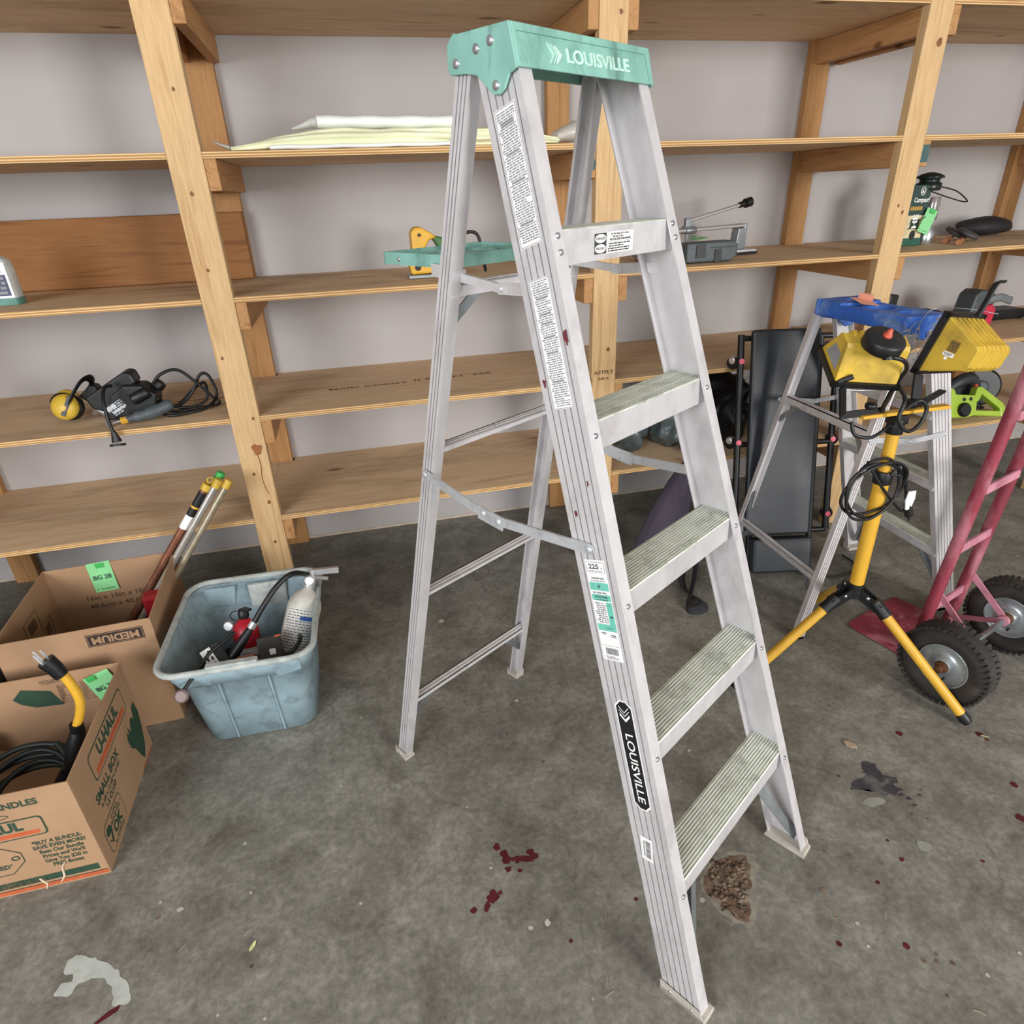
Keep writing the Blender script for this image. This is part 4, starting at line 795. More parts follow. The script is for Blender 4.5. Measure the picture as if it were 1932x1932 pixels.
def lamp(T, pos, R, s, kind):
    M = Matrix(R).to_4x4(); M = M.copy(); M.translation = V(pos)-V((cx_, cy_, 0))
    G = lambda x, y, z: M @ V((x*s, y*s, z*s))
    W, H, D_ = .11, .085, .12
    prof = [(0, -H), (-D_+.03, -.043), (-D_+.01, -.037), (-D_, -.025), (-D_, .025), (-D_+.01, .037), (-D_+.03, .043), (0, H)]
    h = MB(); h.prism(prof, lambda a, b: G(-W, a, b), lambda a, b: G(W, a, b))
    for k in range(6):
        x = -W+.035+k*.030
        rib = [(-.01, H+.001), (-D_+.03, .047), (-D_+.008, .041), (-D_-.0035, .027), (-D_-.0035, -.027), (-D_+.008, -.041), (-D_+.03, -.047), (-.01, -H+.002), (-.01, -H+.006), (-D_+.03, -.03), (-D_+.03, .03), (-.01, H-.004)] if kind == 2 else [(-.01, H+.002), (-D_+.03, .053), (-D_+.006, .048), (-D_-.008, .034), (-D_-.007, .015), (-D_+.002, .01), (-D_+.03, .02), (-.01, H-.004)]
        h.prism(rib, lambda a, b: G(x, a, b), lambda a, b: G(x+.012, a, b))
    hs = h.build('lamp_housing', yelp, T, bevel=.003)
    m = MB(); w2, h2, t = W+.010, H+.010, .009
    for a in ((-w2, w2, h2-t-.008, h2), (-w2, w2, -h2, -h2+t+.008)):
        m.prism([(a[0], a[2]), (a[1], a[2]), (a[1], a[3]), (a[0], a[3])], lambda p, q: G(p, -.004, q), lambda p, q: G(p, .016, q))
    for a in ((-w2, -w2+.017, -h2, h2), (w2-.017, w2, -h2, h2)):
        m.prism([(a[0], a[2]), (a[1], a[2]), (a[1], a[3]), (a[0], a[3])], lambda p, q: G(p, -.004, q), lambda p, q: G(p, .016, q))
    m.build('lamp_frame', blk, hs)
    m = MB(); m.prism([(-W, -H), (W, -H), (W, H), (-W, H)], lambda p, q: G(p, .004, q), lambda p, q: G(p, .008, q)); m.build('lens_glass', mat('lamp_glass', 'c8d4d8', .08, 0, .01, 5, alpha=.45), hs)
    m = MB()
    for k in range(7):
        z = -H+.02+k*(2*H-.04)/6; m.tube([G(x_, .018+.035*(1-(x_/W)**2)**.5 if abs(x_) < W else .014, z) for x_ in [-W+2*W*i/12 for i in range(13)]], .0016*s, 6)
    for x_ in (-.05, .05): m.tube([G(x_, .05, -H+.01), G(x_, .05, H-.01)], .0016*s, 6)
    m.build('wire_guard', chrome, hs)
    m = MB()
    if kind == 1: m.prism([(-.02, -.05), (-.075, -.028), (-.075, .028), (-.02, .05)], lambda a, b: G(-W-.0008, a, b), lambda a, b: G(-W-.0005, a, b)); m.build('warning_sticker', mat('grey_sticker', '8f9294', .5), hs)
    else:
        Ms = M @ Matrix.Scale(s, 4) @ fr((-W-.0008, -.055, .0), (0, -1, 0), (0, 0, 1)); m.rect(Ms, -.014, .014, -.002, .03, 0); m.fine(Ms, -.011, .011, .002, .026, 3, 2, .0004, 1, .35); m.rect(Ms, -.018, .014, -.016, -.004, 1); m.fine(Ms, -.016, .012, -.014, -.006, 2, 2, .0004); m.poly(Ms @ Matrix.Translation((-.004, -.022, 0)), [(.005*math.cos(a), .005*math.sin(a)) for a in [i*math.pi/6 for i in range(12)]], 1)
        m.build('warning_sticker', [mat('brown_sticker', '7d6227', .5), paper, ink], hs)
    # carry handle and U bracket
    m = MB()
    if kind == 1:
        m.tube(smooth([G(-.07, -.0, H+.01), G(-.065, .02, H+.04), G(-.045, .04, H+.075)]), .007, 8, flat=(1.6, .7)); 
    else:
        m.tube(smooth([G(.035, -.012, H+.008), G(.04, -.01, H+.05), G(.06, 0, H+.10), G(.10, .0, H+.11)]), .006, 8, flat=(1.6, .7))
    m.build('carry_handle', blk, hs)
    m = MB(); zb = .945
    xa = (-.11, .02) if kind == 1 else (.07, .13)
    if kind == 1:
        A = G(-W+.03, .01, -H-.012); B = G(W-.012, .01, -H-.012)
        m.bar(A, (-.185, -.0, zb), .018, .007, (0, 1, 0)); m.bar(B, (-.058, -.0, zb), .018, .007, (0, 1, 0)); m.bar((-.192, 0, zb-.002), (-.05, 0, zb-.002), .02, .006, (0, 1, 0))
        m.tube([G(-W+.012, -.0, -H+.0), G(-W+.05, -.03, -H-.0)], .009*s, 10); m.lathe([(.012, 0), (.016, .006), (.016, .014), (.008, .018)], (-.11, -.012, zb+.012), (0, 0, 1), 10)
    else:
        A = G(-W+.02, .0, -H-.012); m.bar(A, (.07, .02, zb), .03, .007, (0, 1, 0)); m.bar((.06, .0, zb), (.20, .06, zb+.012), .02, .006, (0, 0, 1)); m.lathe([(.012, 0), (.018, .008), (.018, .02), (.008, .025)], (.03, -.01, zb+.0), (0, 0, 1), 10)
    m.build('mounting_bracket', blk, hs)
    if kind == 1:
        m = MB(); m.lathe([(.048, 0), (.05, .004), (.05, .026), (.046, .032), (.01, .034)], G(-.004, -D_-.002, -.040), M.to_3x3() @ V((0, -1, .1)), 28)
        j = m.build('junction_box', blk, hs); n_ = (M.to_3x3() @ V((0, -1, .1))).normalized()
        m = MB(); m.lathe([(.011, 0), (.011, .006), (.008, .007), (.006, .018), (.003, .021)], G(-.004, -D_-.002, -.040)+n_*.034, n_, 14); m.build('switch_knob', mat('orange_switch', 'c8523a', .4), j)
        m = MB(); e = G(.0, -D_-.012, -.092); m.lathe([(.012, -.008), (.012, .008)], e, (0, -.2, -1), 12); m.tube(smooth([e, e+V((.04, -.01, -.012)), e+V((.085, .02, -.045)), e+V((.10, .05, -.09)), V((-.035, -.045, .985)), V((-.045, -.05, .93)), V((-.01, -.055, .895)), V((.03, -.05, .91)), V((.045, -.045, .95)), V((.02, -.04, .975)), V((-.01, -.03, .95))]), .0055, 10); m.build('lamp_cable', blk, hs)
        m = MB(); m.tube(smooth([(-.15, 0, .92), (-.14, -.01, .885), (-.09, -.02, .875), (-.03, -.01, .90)]), .005, 8); m.build('lamp_cable', blk, hs)
    return hs
lamp(TL, (1.29, 1.423, 1.077), ((.973, .02, .23), (-.207, .512, .834), (-.101, -.859, .502)), .758, 1)
lamp(TL, (1.635, 1.478, 1.095), ((.936, -.285, .205), (.321, .932, -.167), (-.144, .222, .964)), .923, 2)
# ------------------------------------------------------------------ hand truck
a = math.radians(19); wv = V((math.cos(a), math.sin(a), 0)); tv = V((-math.sin(a), math.cos(a), 0))
o_ = wv*2.26+tv*.78
HT = thing('hand_truck', 'faded red two wheeled hand truck with chunky black tyres', 'hand truck', o_, a)
m = MB(); m.xy([(-.165, -.015), (.16, -.015), (.17, .20), (.155, .215), (-.14, .218), (-.155, .20)], .003, .009); m.build('toe_plate', pink, HT, bevel=.002)
for x in (-.105, .115):
    m = MB(); m.tube(smooth([(x, .0, .012), (x, -.015, .15), (x, -.075, 1.0), (x*.98, -.095, 1.22), (x*.75, -.12, 1.29)]), .019, 14); m.build('frame_rail', pink, HT)
m = MB(); m.tube(smooth([(-.08, -.12, 1.29), (-.05, -.13, 1.31), (.05, -.13, 1.31), (.087, -.12, 1.29)]), .019, 12); m.build('handle', pink, HT)
for z in (.20, .44, .66, .90): m = MB(); y = -.003-.09*z; m.bar((-.105, y-.004, z), (.115, y-.004, z), .028, .008, (0, -1, .1)); m.build('cross_strap', pinkl, HT)
MB().cyl((-.295, -.165, .135), (.21, -.165, .135), .010, n=12).build('axle', steel, HT)
for x in (-.10, .118):
    m = MB(); m.bar((x, -.02, .27), (x+(.01 if x > 0 else .0), -.155, .145), .020, .006, (1, 0, 0)); m.bar((x, -.0, .06), (x, -.16, .13), .018, .006, (1, 0, 0)); m.lathe([(.018, -.008), (.018, .008)], (x, -.165, .135), (1, 0, 0), 14); m.build('axle_brace', pinkl, HT)
def wheel(x):
    wh = MB(); R_, rw, w2 = .132, .072, .038
    prof = [(rw, -w2*.6), (rw+.02, -w2), (R_-.02, -w2*1.0), (R_-.006, -w2*.75), (R_, -w2*.35), (R_, w2*.35), (R_-.006, w2*.75), (R_-.02, w2), (rw+.02, w2), (rw, w2*.6)]
    wh.lathe([(r, h) for r, h in prof], (x, -.165, .135), (1, 0, 0), 44, cap0=False, cap1=False)
    for k in range(44):
        q = 2*math.pi*k/44
        for s_ in (-1, 1):
            qq = q+(.09 if s_ > 0 else 0); c = V((x+s_*w2*.62, -.165+(R_-.004)*math.cos(qq), .135+(R_-.004)*math.sin(qq)))
            wh.box(c, (w2*.8, .0075, .012), 0, Matrix.Rotation(qq, 3, 'X') @ Matrix.Rotation(s_*.25, 3, 'Z'))
    t = wh.build('tyre', rubber, HT)
    h = MB(); h.lathe([(.070, -.026), (.074, -.030), (.074, -.024), (.060, -.012), (.045, -.008), (.03, -.014), (.024, -.03), (.014, -.036)], (x, -.165, .135), (1, 0, 0), 32, cap0=False)
    h.lathe([(.070, .026), (.074, .030), (.074, .024), (.060, .012), (.045, .008), (.03, .014), (.024, .03), (.014, .036)], (x, -.165, .135), (1, 0, 0), 32, cap0=False)
    h.build('wheel_rim', mat('rim_steel', 'b5bcbf', .35, .6, .1, 20, '7d7468', .6, 16), t)
    h = MB(); h.lathe([(.02, -.012), (.022, 0), (.016, .012)], (x-.03, -.165, .135), (-1, 0, 0), 14); h.lathe([(.012, 0), (.012, .02)], (x-.04, -.165, .135), (-1, 0, 0), 10); h.build('rusty_hub', mat('rust', '5c3a1e', .8, .2, .3, 40), t)
    h = MB(); q0 = V((x-.018, -.165-.012, .135-.045)); h.cyl(q0, q0+V((-.012, -.0, -.0)), .004, n=8); h.build('valve_stem', blk, t)
wheel(-.265); wheel(.175)
# ------------------------------------------------------------------ creeper leaning against the shelves
ang = -math.atan2(.061, .273)
CR = thing('mechanic_creeper', 'black padded mechanics creeper standing on end against the shelving', 'creeper', (1.655, 2.045, 0), ang)
lean = math.atan2(.245, .985)
Mc = Matrix.Rotation(-lean, 4, 'X')
Q = lambda x, y, z: Mc @ V((x, y, z))
pad = mat('black_vinyl', '23282e', .45, 0, .08, 60, '3a3f46', .4, 6, .15)
def slab(nme, x0, x1, z0, z1, y0, y1, mt, bev=.01): m = MB(); m.prism([(x0, z0), (x1, z0), (x1, z1), (x0, z1)], lambda p, q: Q(p, y0, q), lambda p, q: Q(p, y1, q)); return m.build(nme, mt, CR, bevel=bev)
slab('body_pad', -.165, .110, .175, 1.02, -.045, -.012, pad); slab('head_pad', -.14, .115, .012, .165, -.075, -.015, pad, .014)
m = MB()
for x in (-.195, .20): m.tube([Q(x, .005, .18), Q(x, .005, 1.005)], .0135, 10)
for z in (.18, .56, .99): m.tube([Q(-.195, .005, z), Q(.20, .005, z)], .011, 10)
for x in (-.13, .13): m.tube([Q(x, .005, .005), Q(x, .005, .99)], .012, 10)
m.build('tube_frame', blk, CR)
for x, z in ((-.195, .90), (-.195, .57), (.20, .90), (.20, .57), (.20, .25), (-.195, .25)):
    m = MB(); m.lathe([(.011, 0), (.011, .003)], Q(x, -.009, z), Q(0, -1, 0), 14); m.build('red_end_cap', mat('red_cap', 'e0506a', .4), CR)
    s_ = -1 if x < 0 else 1
    m = MB(); m.tube([Q(x-.004, .01, z), Q(x-.004, .028, z)], .012, 8); c = Q(x+s_*.018, .040, z-.005); m.lathe([(.024, -.010), (.026, -.006), (.026, .006), (.024, .010)], c, (.8, .6, .1), 18); k = m.build('caster', mat('caster_black', '191919', .35), CR)
    m = MB(); m.lathe([(.012, -.013), (.016, -.011), (.016, .011), (.012, .013)], c+V((0, 0, .012)), (.8, .6, .1), 14); m.build('caster_hub', chrome, k)
# ------------------------------------------------------------------ purple canvas bag with strap
m = MB(); pts = [((1.165, 2.235, .012), .115, .035), ((1.18, 2.25, .06), .125, .05), ((1.215, 2.275, .16), .105, .055), ((1.265, 2.30, .27), .085, .05), ((1.31, 2.322, .37), .06, .04), ((1.335, 2.33, .43), .035, .026), ((1.345, 2.333, .46), .02, .018)]
rings = []
for i, (c, a_, b_) in enumerate(pts):
    rings.append([V((c[0]+a_*math.cos(q)*(1+.12*noise.noise(V((math.cos(q)*2, math.sin(q)*2, i*.6)))), c[1]+b_*math.sin(q)*(1+.35*noise.noise(V((math.cos(q)*2+5, math.sin(q)*2, i*.7)))), max(.002, c[2]+a_*math.cos(q)*-.10))) for q in [2*math.pi*k/28 for k in range(28)]])
bag = tag(m.loft(rings).build('canvas_bag', mat('purple_canvas', '453c4b', .9, 0, .15, 12, '2a242e', .6, 6, .3), sub=1), 'dusty purple canvas bag slumped against the lowest shelf behind the tall ladder', 'bag')
m = MB(); P = smooth([(1.36, 2.30, .46), (1.365, 2.25, .33), (1.345, 2.19, .18), (1.30, 2.12, .05), (1.24, 2.03, .012), (1.165, 1.93, .006), (1.145, 1.88, .008), (1.175, 1.865, .012), (1.215, 1.885, .012), (1.22, 1.93, .01), (1.195, 2.0, .008), (1.21, 2.06, .008), (1.25, 2.15, .02), (1.29, 2.22, .12)], 7)
m.tube(P, .022, 8, flat=(1, .18)); m.build('strap', mat('black_webbing', '26262a', .85), bag)
# ------------------------------------------------------------------ plastic sheets on the second shelf
z2 = LV[1]
film = mat('clear_film', 'd6d6cf', .25, 0, .06, 15, alpha=.6); roll = mat('white_roll', 'e8ebe6', .35, 0, .03, 12); pale = mat('pale_yellow_plastic', 'dfe0bb', .4, 0, .06, 8, 'f1f2de', .7, 6)
m = MB(); L = 44; rings = []
for i in range(L+1):
    t_ = i/L; x = -.285+t_*1.05; hh = .058*min(1, .25+t_*3.2)*min(1, .35+(1-t_)*4)+.006*noise.noise(V((x*9, 0, 0))); ww = .085+.02*noise.noise(V((x*4, 3, 0)))
    r = []
    for k in range(40):
        q = 2*math.pi*k/40; cc, ss = math.cos(q), math.sin(q); fold = 1+.10*math.sin(ss*9+x*2.0+noise.noise(V((x*3, 0, 4)))*3)
        y = 2.468+ww*(abs(cc)**.6*(1 if cc > 0 else -1))*fold; z = z2+.001+hh*(.5+.5*(abs(ss)**.7)*(1 if ss > 0 else -1))+.003*noise.noise(V((x*7, k*.5, 1)))
        r.append(V((x, y, max(z, z2+.001))))
    rings.append(r)
tag(m.loft(rings).build('plastic_sheeting', pale), 'folded pale yellow plastic sheeting lying on the upper shelf', 'sheeting')
m = MB(); rings = []
for i in range(15):
    x = -.02+i*.50/14; r = .019+.0015*math.sin(i*1.7); rings.append([V((x, 2.45+r*1.8*math.cos(q), z2+.080+r*math.sin(q)-.006*(i/14))) for q in [2*math.pi*k/18 for k in range(18)]])
tag(m.loft(rings).build('plastic_roll', roll), 'white rolled plastic sheet lying on top of the pale yellow sheeting', 'roll')
def filmbit(pts, label, h=.02):
    m = MB(); rings = []
    for i, (x, y, zc, w_, hh) in enumerate(pts): rings.append([V((x, y+w_*math.cos(q), max(z2+.001, zc+hh*math.sin(q)*(1+.35*noise.noise(V((x*30, math.sin(q)*3, i))))))) for q in [2*math.pi*k/16 for k in range(16)]])
    tag(m.loft(rings).build('clear_plastic_film', film), label, 'film')
filmbit([(-.10, 2.45, z2+.062, .01, .004), (-.07, 2.45, z2+.068, .03, .010), (-.04, 2.45, z2+.078, .036, .016), (-.022, 2.45, z2+.080, .036, .018)], 'crumpled clear film at the left end of the white roll')
filmbit([(.77, 2.46, z2+.022, .05, .018), (.80, 2.46, z2+.032, .06, .024), (.84, 2.46, z2+.040, .06, .032), (.875, 2.46, z2+.034, .045, .026)], 'crumpled clear plastic film at the right end of the folded sheeting by the middle post')
filmbit([(-.335, 2.41, z2+.028, .02, .002), (-.31, 2.41, z2+.018, .04, .006), (-.288, 2.42, z2+.010, .04, .008)], 'clear plastic film tip at the left end of the folded sheeting by the left post')
m = MB(); rings = []
for i in range(12):
    x = -.17+i*.055; rings.append([V((x, 2.374+.011*math.cos(q), z2+.008+.0065*math.sin(q)+.001*math.sin(i*2))) for q in [2*math.pi*k/12 for k in range(12)]])
tag(m.loft(rings).build('plastic_sleeve', roll), 'flat white plastic sleeve at the shelf edge in front of the yellow sheeting', 'sleeve')
# ------------------------------------------------------------------ left shelf tools
z4 = LV[3]
EM = thing('ear_muffs', 'yellow hearing protection ear muffs with black headband', 'ear muffs', (-1.03, 2.50, z4))
def cup(c, ax):
    m = MB(); m.lathe([(.030, .0), (.040, .006), (.046, .018), (.044, .03), (.034, .042), (.018, .05), (.0, .052)], c, ax, 24); m.build('ear_cup', yelp, EM)
    q = MB(); q.lathe([(.040, 0), (.046, -.006), (.046, -.016), (.036, -.02)], c, ax, 22); q.build('ear_cushion', blk, EM)
cup((.02, -.0, .060), (-.15, -1, .35)); cup((-.012, .07, .055), (.1, 1, .1))
m = MB(); m.tube(smooth([(.03, -.035, .06), (.055, -.035, .105), (.085, -.01, .145), (.10, .03, .15), (.09, .07, .12), (.03, .10, .07)]), .010, 8, flat=(1.4, .4)); m.bar((.015, -.055, .045), (.05, -.04, .105), .014, .004, (0, -1, .3)); m.build('headband', blk, EM)
NG = thing('nail_gun', 'bulky black power tool with silver printed label lying beside the yellow ear muffs', 'power tool', (-.86, 2.52, z4))
m = MB(); m.prism([(-.09, .085), (.055, .165), (.078, .16), (.088, .125), (-.035, .03), (-.075, .045)], lambda a_, b_: (a_, -.03, b_), lambda a_, b_: (a_, .05, b_)); m.build('magazine', blk, NG, bevel=.008)
m = MB(); m.prism([(-.03, .008), (.09, .005), (.14, .03), (.15, .085), (.11, .12), (.05, .125), (.0, .09)], lambda a_, b_: (a_, -.06, b_), lambda a_, b_: (a_, .03, b_)); m.cyl((.07, -.07, .075), (.13, -.06, .10), .02, n=14); m.cyl((.10, .02, .06), (.155, .03, .11), .022, n=14); m.build('body', blk, NG, bevel=.008)
m = MB(); m.prism([(-.115, .085), (-.075, .125), (-.055, .12), (-.04, .09), (-.075, .05)], lambda a_, b_: (a_, .0, b_), lambda a_, b_: (a_, .05, b_)); m.build('end_block', blk, NG, bevel=.006)
m = MB(); Mx = fr((.02, -.0612, .055), (1, 0, .55), (-.5, 0, 1)); m.rect(Mx, -.045, .03, -.025, .025, 0); m.rect(Mx, -.04, -.005, .005, .015, 1, .0005); m.rect(Mx, -.03, .025, -.01, -.005, 1, .0005); m.fine(Mx, -.04, .025, -.022, .02, 6, 1, .0006, 3); m.build('rating_label', [blackink, mat('silver_print', 'b9bcc0', .4)], NG)
m = MB(); m.cyl((-.075, .0, .045), (-.03, -.02, .02), .014, n=12); m.cyl((-.09, .02, .02), (-.06, -.0, .05), .012, n=12); m.build('metal_fitting', steel, NG)
DR = thing('rotary_tool', 'dark grey corded drill with yellow collar lying at the front of the left shelf', 'power tool', (-.80, 2.415, z4))
m = MB(); m.tube(smooth([(-.012, 0, .018), (.02, .0, .024), (.06, .01, .030), (.10, .02, .040), (.135, .035, .052)], 4), [.012+.0*i for i in range(4)]+[.018]*4+[.022]*4+[.020]*4+[.015], 16); m.build('body', dgrey, DR)
MB().cyl((-.03, -.002, .016), (-.008, 0, .018), .0125, n=14).build('collar', yel, DR)
m = MB(); m.cyl((-.07, -.01, .012), (-.03, -.002, .016), .005, n=10); m.lathe([(.016, 0), (.016, .003)], (-.068, -.01, .0165), (-.5, -.5, .2), 14); m.build('chuck', steel, DR)
m = MB(); P = smooth([(-.045, .05, .13), (-.05, -.0, .135), (-.05, -.045, .10), (-.045, -.07, .04), (-.035, -.085, -.01)]); m.tube(P, .006, 8); m.build('hanging_cable', blk, DR)
m = MB(); m.tube([(-.035, -.085, .005), (-.034, -.086, -.03)], [.008, .016], 14); m.lathe([(.024, 0), (.025, .004), (.024, .008)], (-.034, -.086, -.038), (0, -.3, -1), 18); m.build('plug', blk, DR)
m = MB(); P = [(-.74, 2.53, .93), (-.70, 2.53, .975), (-.64, 2.54, .985), (-.585, 2.54, .93), (-.545, 2.54, .875), (-.525, 2.53, .85), (-.60, 2.51, .846), (-.68, 2.50, .845), (-.715, 2.5, .87), (-.66, 2.53, .86), (-.61, 2.55, .90), (-.575, 2.56, .955), (-.545, 2.56, .95), (-.53, 2.55, .88), (-.56, 2.50, .85), (-.62, 2.46, .845), (-.68, 2.45, .845), (-.71, 2.47, .86), (-.66, 2.52, .865), (-.60, 2.57, .91), (-.565, 2.57, .92), (-.575, 2.55, .86), (-.65, 2.52, .85), (-.73, 2.51, .90), (-.745, 2.53, .955)]
m.tube(smooth(P, 7), .0055, 8); tag(m.build('coiled_cable', blk), 'black power cable in loose loops on the left shelf beside the wooden post', 'cable')
m = MB(); m.xz([(0, 0), (.022, .004), (.02, .03), (.002, .026)], 0, .015); o = tag(m.build('green_clip', tape, bevel=.002), 'tiny green clip on the black tool heap on the left shelf', 'clip'); o.location = (-.735, 2.47, .895)
# bottle at the far left
BT = thing('spray_bottle', 'white bottle with dark blue label at the left edge of the shelf', 'bottle', (-1.115, 2.57, LV[2]))
Mb = Matrix.Rotation(-.10, 4, 'Y')
m = MB(); m.loft([rrect(-.055*s_, .055*s_, -.035*s_, .035*s_, .02*s_, z, 4) for s_, z in ((.95, .001), (1, .03), (1, .115), (.92, .135), (.6, .15), (.45, .155))]); m.build('bottle_body', mat('bottle_white', 'c9cfcc', .4), BT)
m = MB(); m.loft([rrect(-.024, .024, -.02, .02, .012, z, 4) for z in (.154, .21)]); m.build('cap', mat('cap_grey', 'aab3b3', .4), BT)
m = MB(); m.rect(fr((.005, -.0356, .075), (1, 0, 0), (0, 0, 1)), -.045, .045, -.05, .055, 0); Mx = fr((.008, -.036, .06), (1, 0, 0), (0, 0, 1)); m.rect(Mx, -.035, .035, -.03, .035, 1); m.fine(Mx, -.03, .03, -.028, .032, 4, 2, .0004, 6, .6); m.fine(Mx, -.03, .03, .04, .06, 3, 1, .0003, 2, .4); m.build('label', [paper, mat('navy', '3b4160', .5), inkl], BT)
m = MB(); m.loft([rrect(-.056, .056, -.036, .036, .02, z, 4) for z in (.0005, .022)]); m.build('bottle_base', mat('sea_green', '4f8076', .4), BT)
# yellow sander on third shelf
z3 = LV[2]
SN = thing('belt_sander', 'yellow corded sander standing on the middle shelf behind the mint tray', 'sander', (.27, 2.57, z3))
m = MB(); m.prism([(-.03, .014), (.065, .018), (.07, .05), (.04, .06), (.02, .09), (.045, .13), (.075, .14), (.055, .155), (.02, .175), (-.005, .176), (-.02, .16), (-.02, .10), (-.035, .05)], lambda a_, b_: (a_, -.04, b_), lambda a_, b_: (a_, .04, b_)); m.build('body', yel, SN, bevel=.008)
MB().bx(-.04, .07, -.045, .045, .001, .014).build('base_plate', alu_dark, SN, bevel=.003)
m = MB(); m.lathe([(.011, 0), (.011, .004)], (-.005, -.041, .04), (0, -1, 0), 14); m.lathe([(.006, 0), (.006, .003)], (.01, -.041, .15), (0, -1, 0), 10); m.bx(.07, .15, -.035, .035, .01, .05); m.build('black_fittings', blk, SN, bevel=.002)
m = MB(); m.prism([(.05, .15), (.12, .13), (.17, .145), (.16, .10), (.08, .10)], lambda a_, b_: (a_, -.03, b_), lambda a_, b_: (a_, .03, b_)); m.build('handle', mat('dull_green', '3f6b34', .5), SN, bevel=.008)
m = MB(); m.tube(smooth([(.16, 0, .13), (.20, 0, .15), (.235, 0, .135), (.25, .0, .06), (.26, .01, .008)]), .006, 8); m.build('cable', blk, SN)
# ------------------------------------------------------------------ tile cutter
TC = thing('tile_cutter', 'chrome and black manual tile cutter lying on the middle shelf behind the tall ladder', 'tile cutter', (1.50, 2.66, z3), math.radians(8))
m = MB(); m.bx(-.30, .25, -.04, .06, .004, .02); m.build('base_rail', alu, TC, bevel=.002)
m = MB(); m.bx(-.30, .25, -.045, -.04, .001, .012); m.bx(-.30, .25, .055, .06, .001, .02); m.build('rubber_edge', blk, TC)
m = MB(); m.cyl((-.28, .0, .105), (.21, .0, .115), .0075, n=14); m.cyl((-.28, .03, .105), (.21, .03, .115), .0075, n=14); m.build('guide_rods', chrome, TC)
for x in (.205, -.285): m = MB(); m.prism([(x-.045, .02), (x+.008, .02), (x+.008, .122), (x-.006, .122), (x-.006, .105), (x-.035, .105)], lambda a_, b_: (a_, -.008, b_), lambda a_, b_: (a_, .038, b_)); m.build('end_bracket', alu_dark, TC, bevel=.003)
m = MB(); m.cyl((-.10, .0, .108), (-.05, .0, .109), .013, n=14); m.cyl((-.10, .03, .108), (-.05, .03, .109), .013, n=14); m.bx(-.10, -.05, .0, .03, .095, .125); m.bx(-.095, -.07, .005, .025, .12, .155); m.bx(-.085, -.078, .01, .02, .05, .1); m.build('carriage', alu_dark, TC, bevel=.003)
m = MB(); m.cyl((-.075, .015, .145), (.18, .015, .195), .0075, n=14); m.build('lever', chrome, TC)
m = MB(); m.cyl((.175, .015, .194), (.205, .015, .2), .012, n=14); m.cyl((.205, .015, .2), (.235, .015, .206), .019, n=16); m.build('lever_grip', blk, TC)
TBX = thing('tool_cartridge', 'dark grey moulded plastic power tool piece in front of the tile cutter', 'tool', (1.40, 2.46, z3))
m = MB(); m.prism([(-.10, .004), (.09, .004), (.12, .02), (.122, .065), (.10, .078), (-.10, .075)], lambda a_, b_: (a_, -.03, b_), lambda a_, b_: (a_, .05, b_)); m.build('body', dgrey, TBX, bevel=.006)
m = MB(); m.bx(.02, .05, -.034, -.028, .004, .05); m.bx(-.06, -.02, -.034, -.028, .02, .07); m.bx(.0, .11, -.033, -.029, .055, .058); m.build('dark_slots', blk, TBX)
notepaper('sticky_note', fr((1.36, 2.46, z3+.088), (1, .2, .1), (-.2, 1, .2)), .07, .05, '', 'bright green paper slip lying on the grey plastic tool piece', (-.01, .02), .01, .006)
# ------------------------------------------------------------------ lantern box
LB = thing('lantern_box', 'dark green camping lantern box with lettering and a green note', 'box', (2.575, 2.60, z3), math.radians(-2))
m = MB(); m.bx(-.16, -.058, -.035, .055, .001, .245); m.build('carton', mat('dark_green_card', '1f3a33', .5), LB, bevel=.002)
Mx = fr((-.108, -.0356, .13), (.72, 0, 0), (0, 0, 1)) @ Matrix.Diagonal((.75, 1, 1, 1)); m = MB(); m.rect(Mx, -.06, .06, -.11, -.005, 1); m.rect(Mx, -.03, .03, -.06, -.02, 2, .0004); m.rect(Mx, -.05, .03, .015, .03, 3, .0004); m.text('Campsurf', Mx @ Matrix.Translation((.015, .055, .0005)), .026, 0, .0005, 1); m.text('HE', Mx @ Matrix.Translation((0, -.03, .001)) @ Matrix.Rotation(math.pi/2, 4, 'Z'), .045, 0, .002)
m.tube([Mx @ V((.01+.014*math.cos(q), .09+.016*math.sin(q), .001)) for q in [2*math.pi*i/16 for i in range(16)]], .0018, 5, 0, closed=True); m.poly(Mx, [(.002, .083), (.018, .083), (.01, .1)], 0, .0006); m.poly(Mx, [(-.0+.02*math.cos(i*.5236), -.085+.02*math.sin(i*.5236)) for i in range(12)], 4, .0006); m.build('printed_panel', [paper, mat('cream_print', 'd9c9a0', .5), green_ink, mat('gold_print', 'b08a3a', .5), blackink], LB)
MB().bx(-.1603, -.0577, -.0358, .05, .001, .035).build('green_band', mat('bottle_green', '1f5746', .4), LB, bevel=.002)
notepaper('paper_tag', fr((2.515, 2.552, z3+.10), (.94, -.1, -.35), (.35, 0, 1)), .055, .10, '', 'green paper tag stuck on the lantern box', (.0, .045), .015)
LN = thing('camping_lantern', 'black topped gas camping lantern standing beside the green box', 'lantern', (2.575, 2.605, z3))
m = MB(); m.lathe([(.03, 0), (.034, .01), (.034, .05), (.02, .07), (.016, .09)], (0, 0, .001), (0, 0, 1), 20); m.build('fuel_base', steel, LN)
MB().lathe([(.026, 0), (.028, .004), (.028, .09), (.026, .094)], (0, 0, .10), (0, 0, 1), 20).build('glass_globe', mat('smoky_globe', '8f8684', .15, .3, .1, 20), LN)
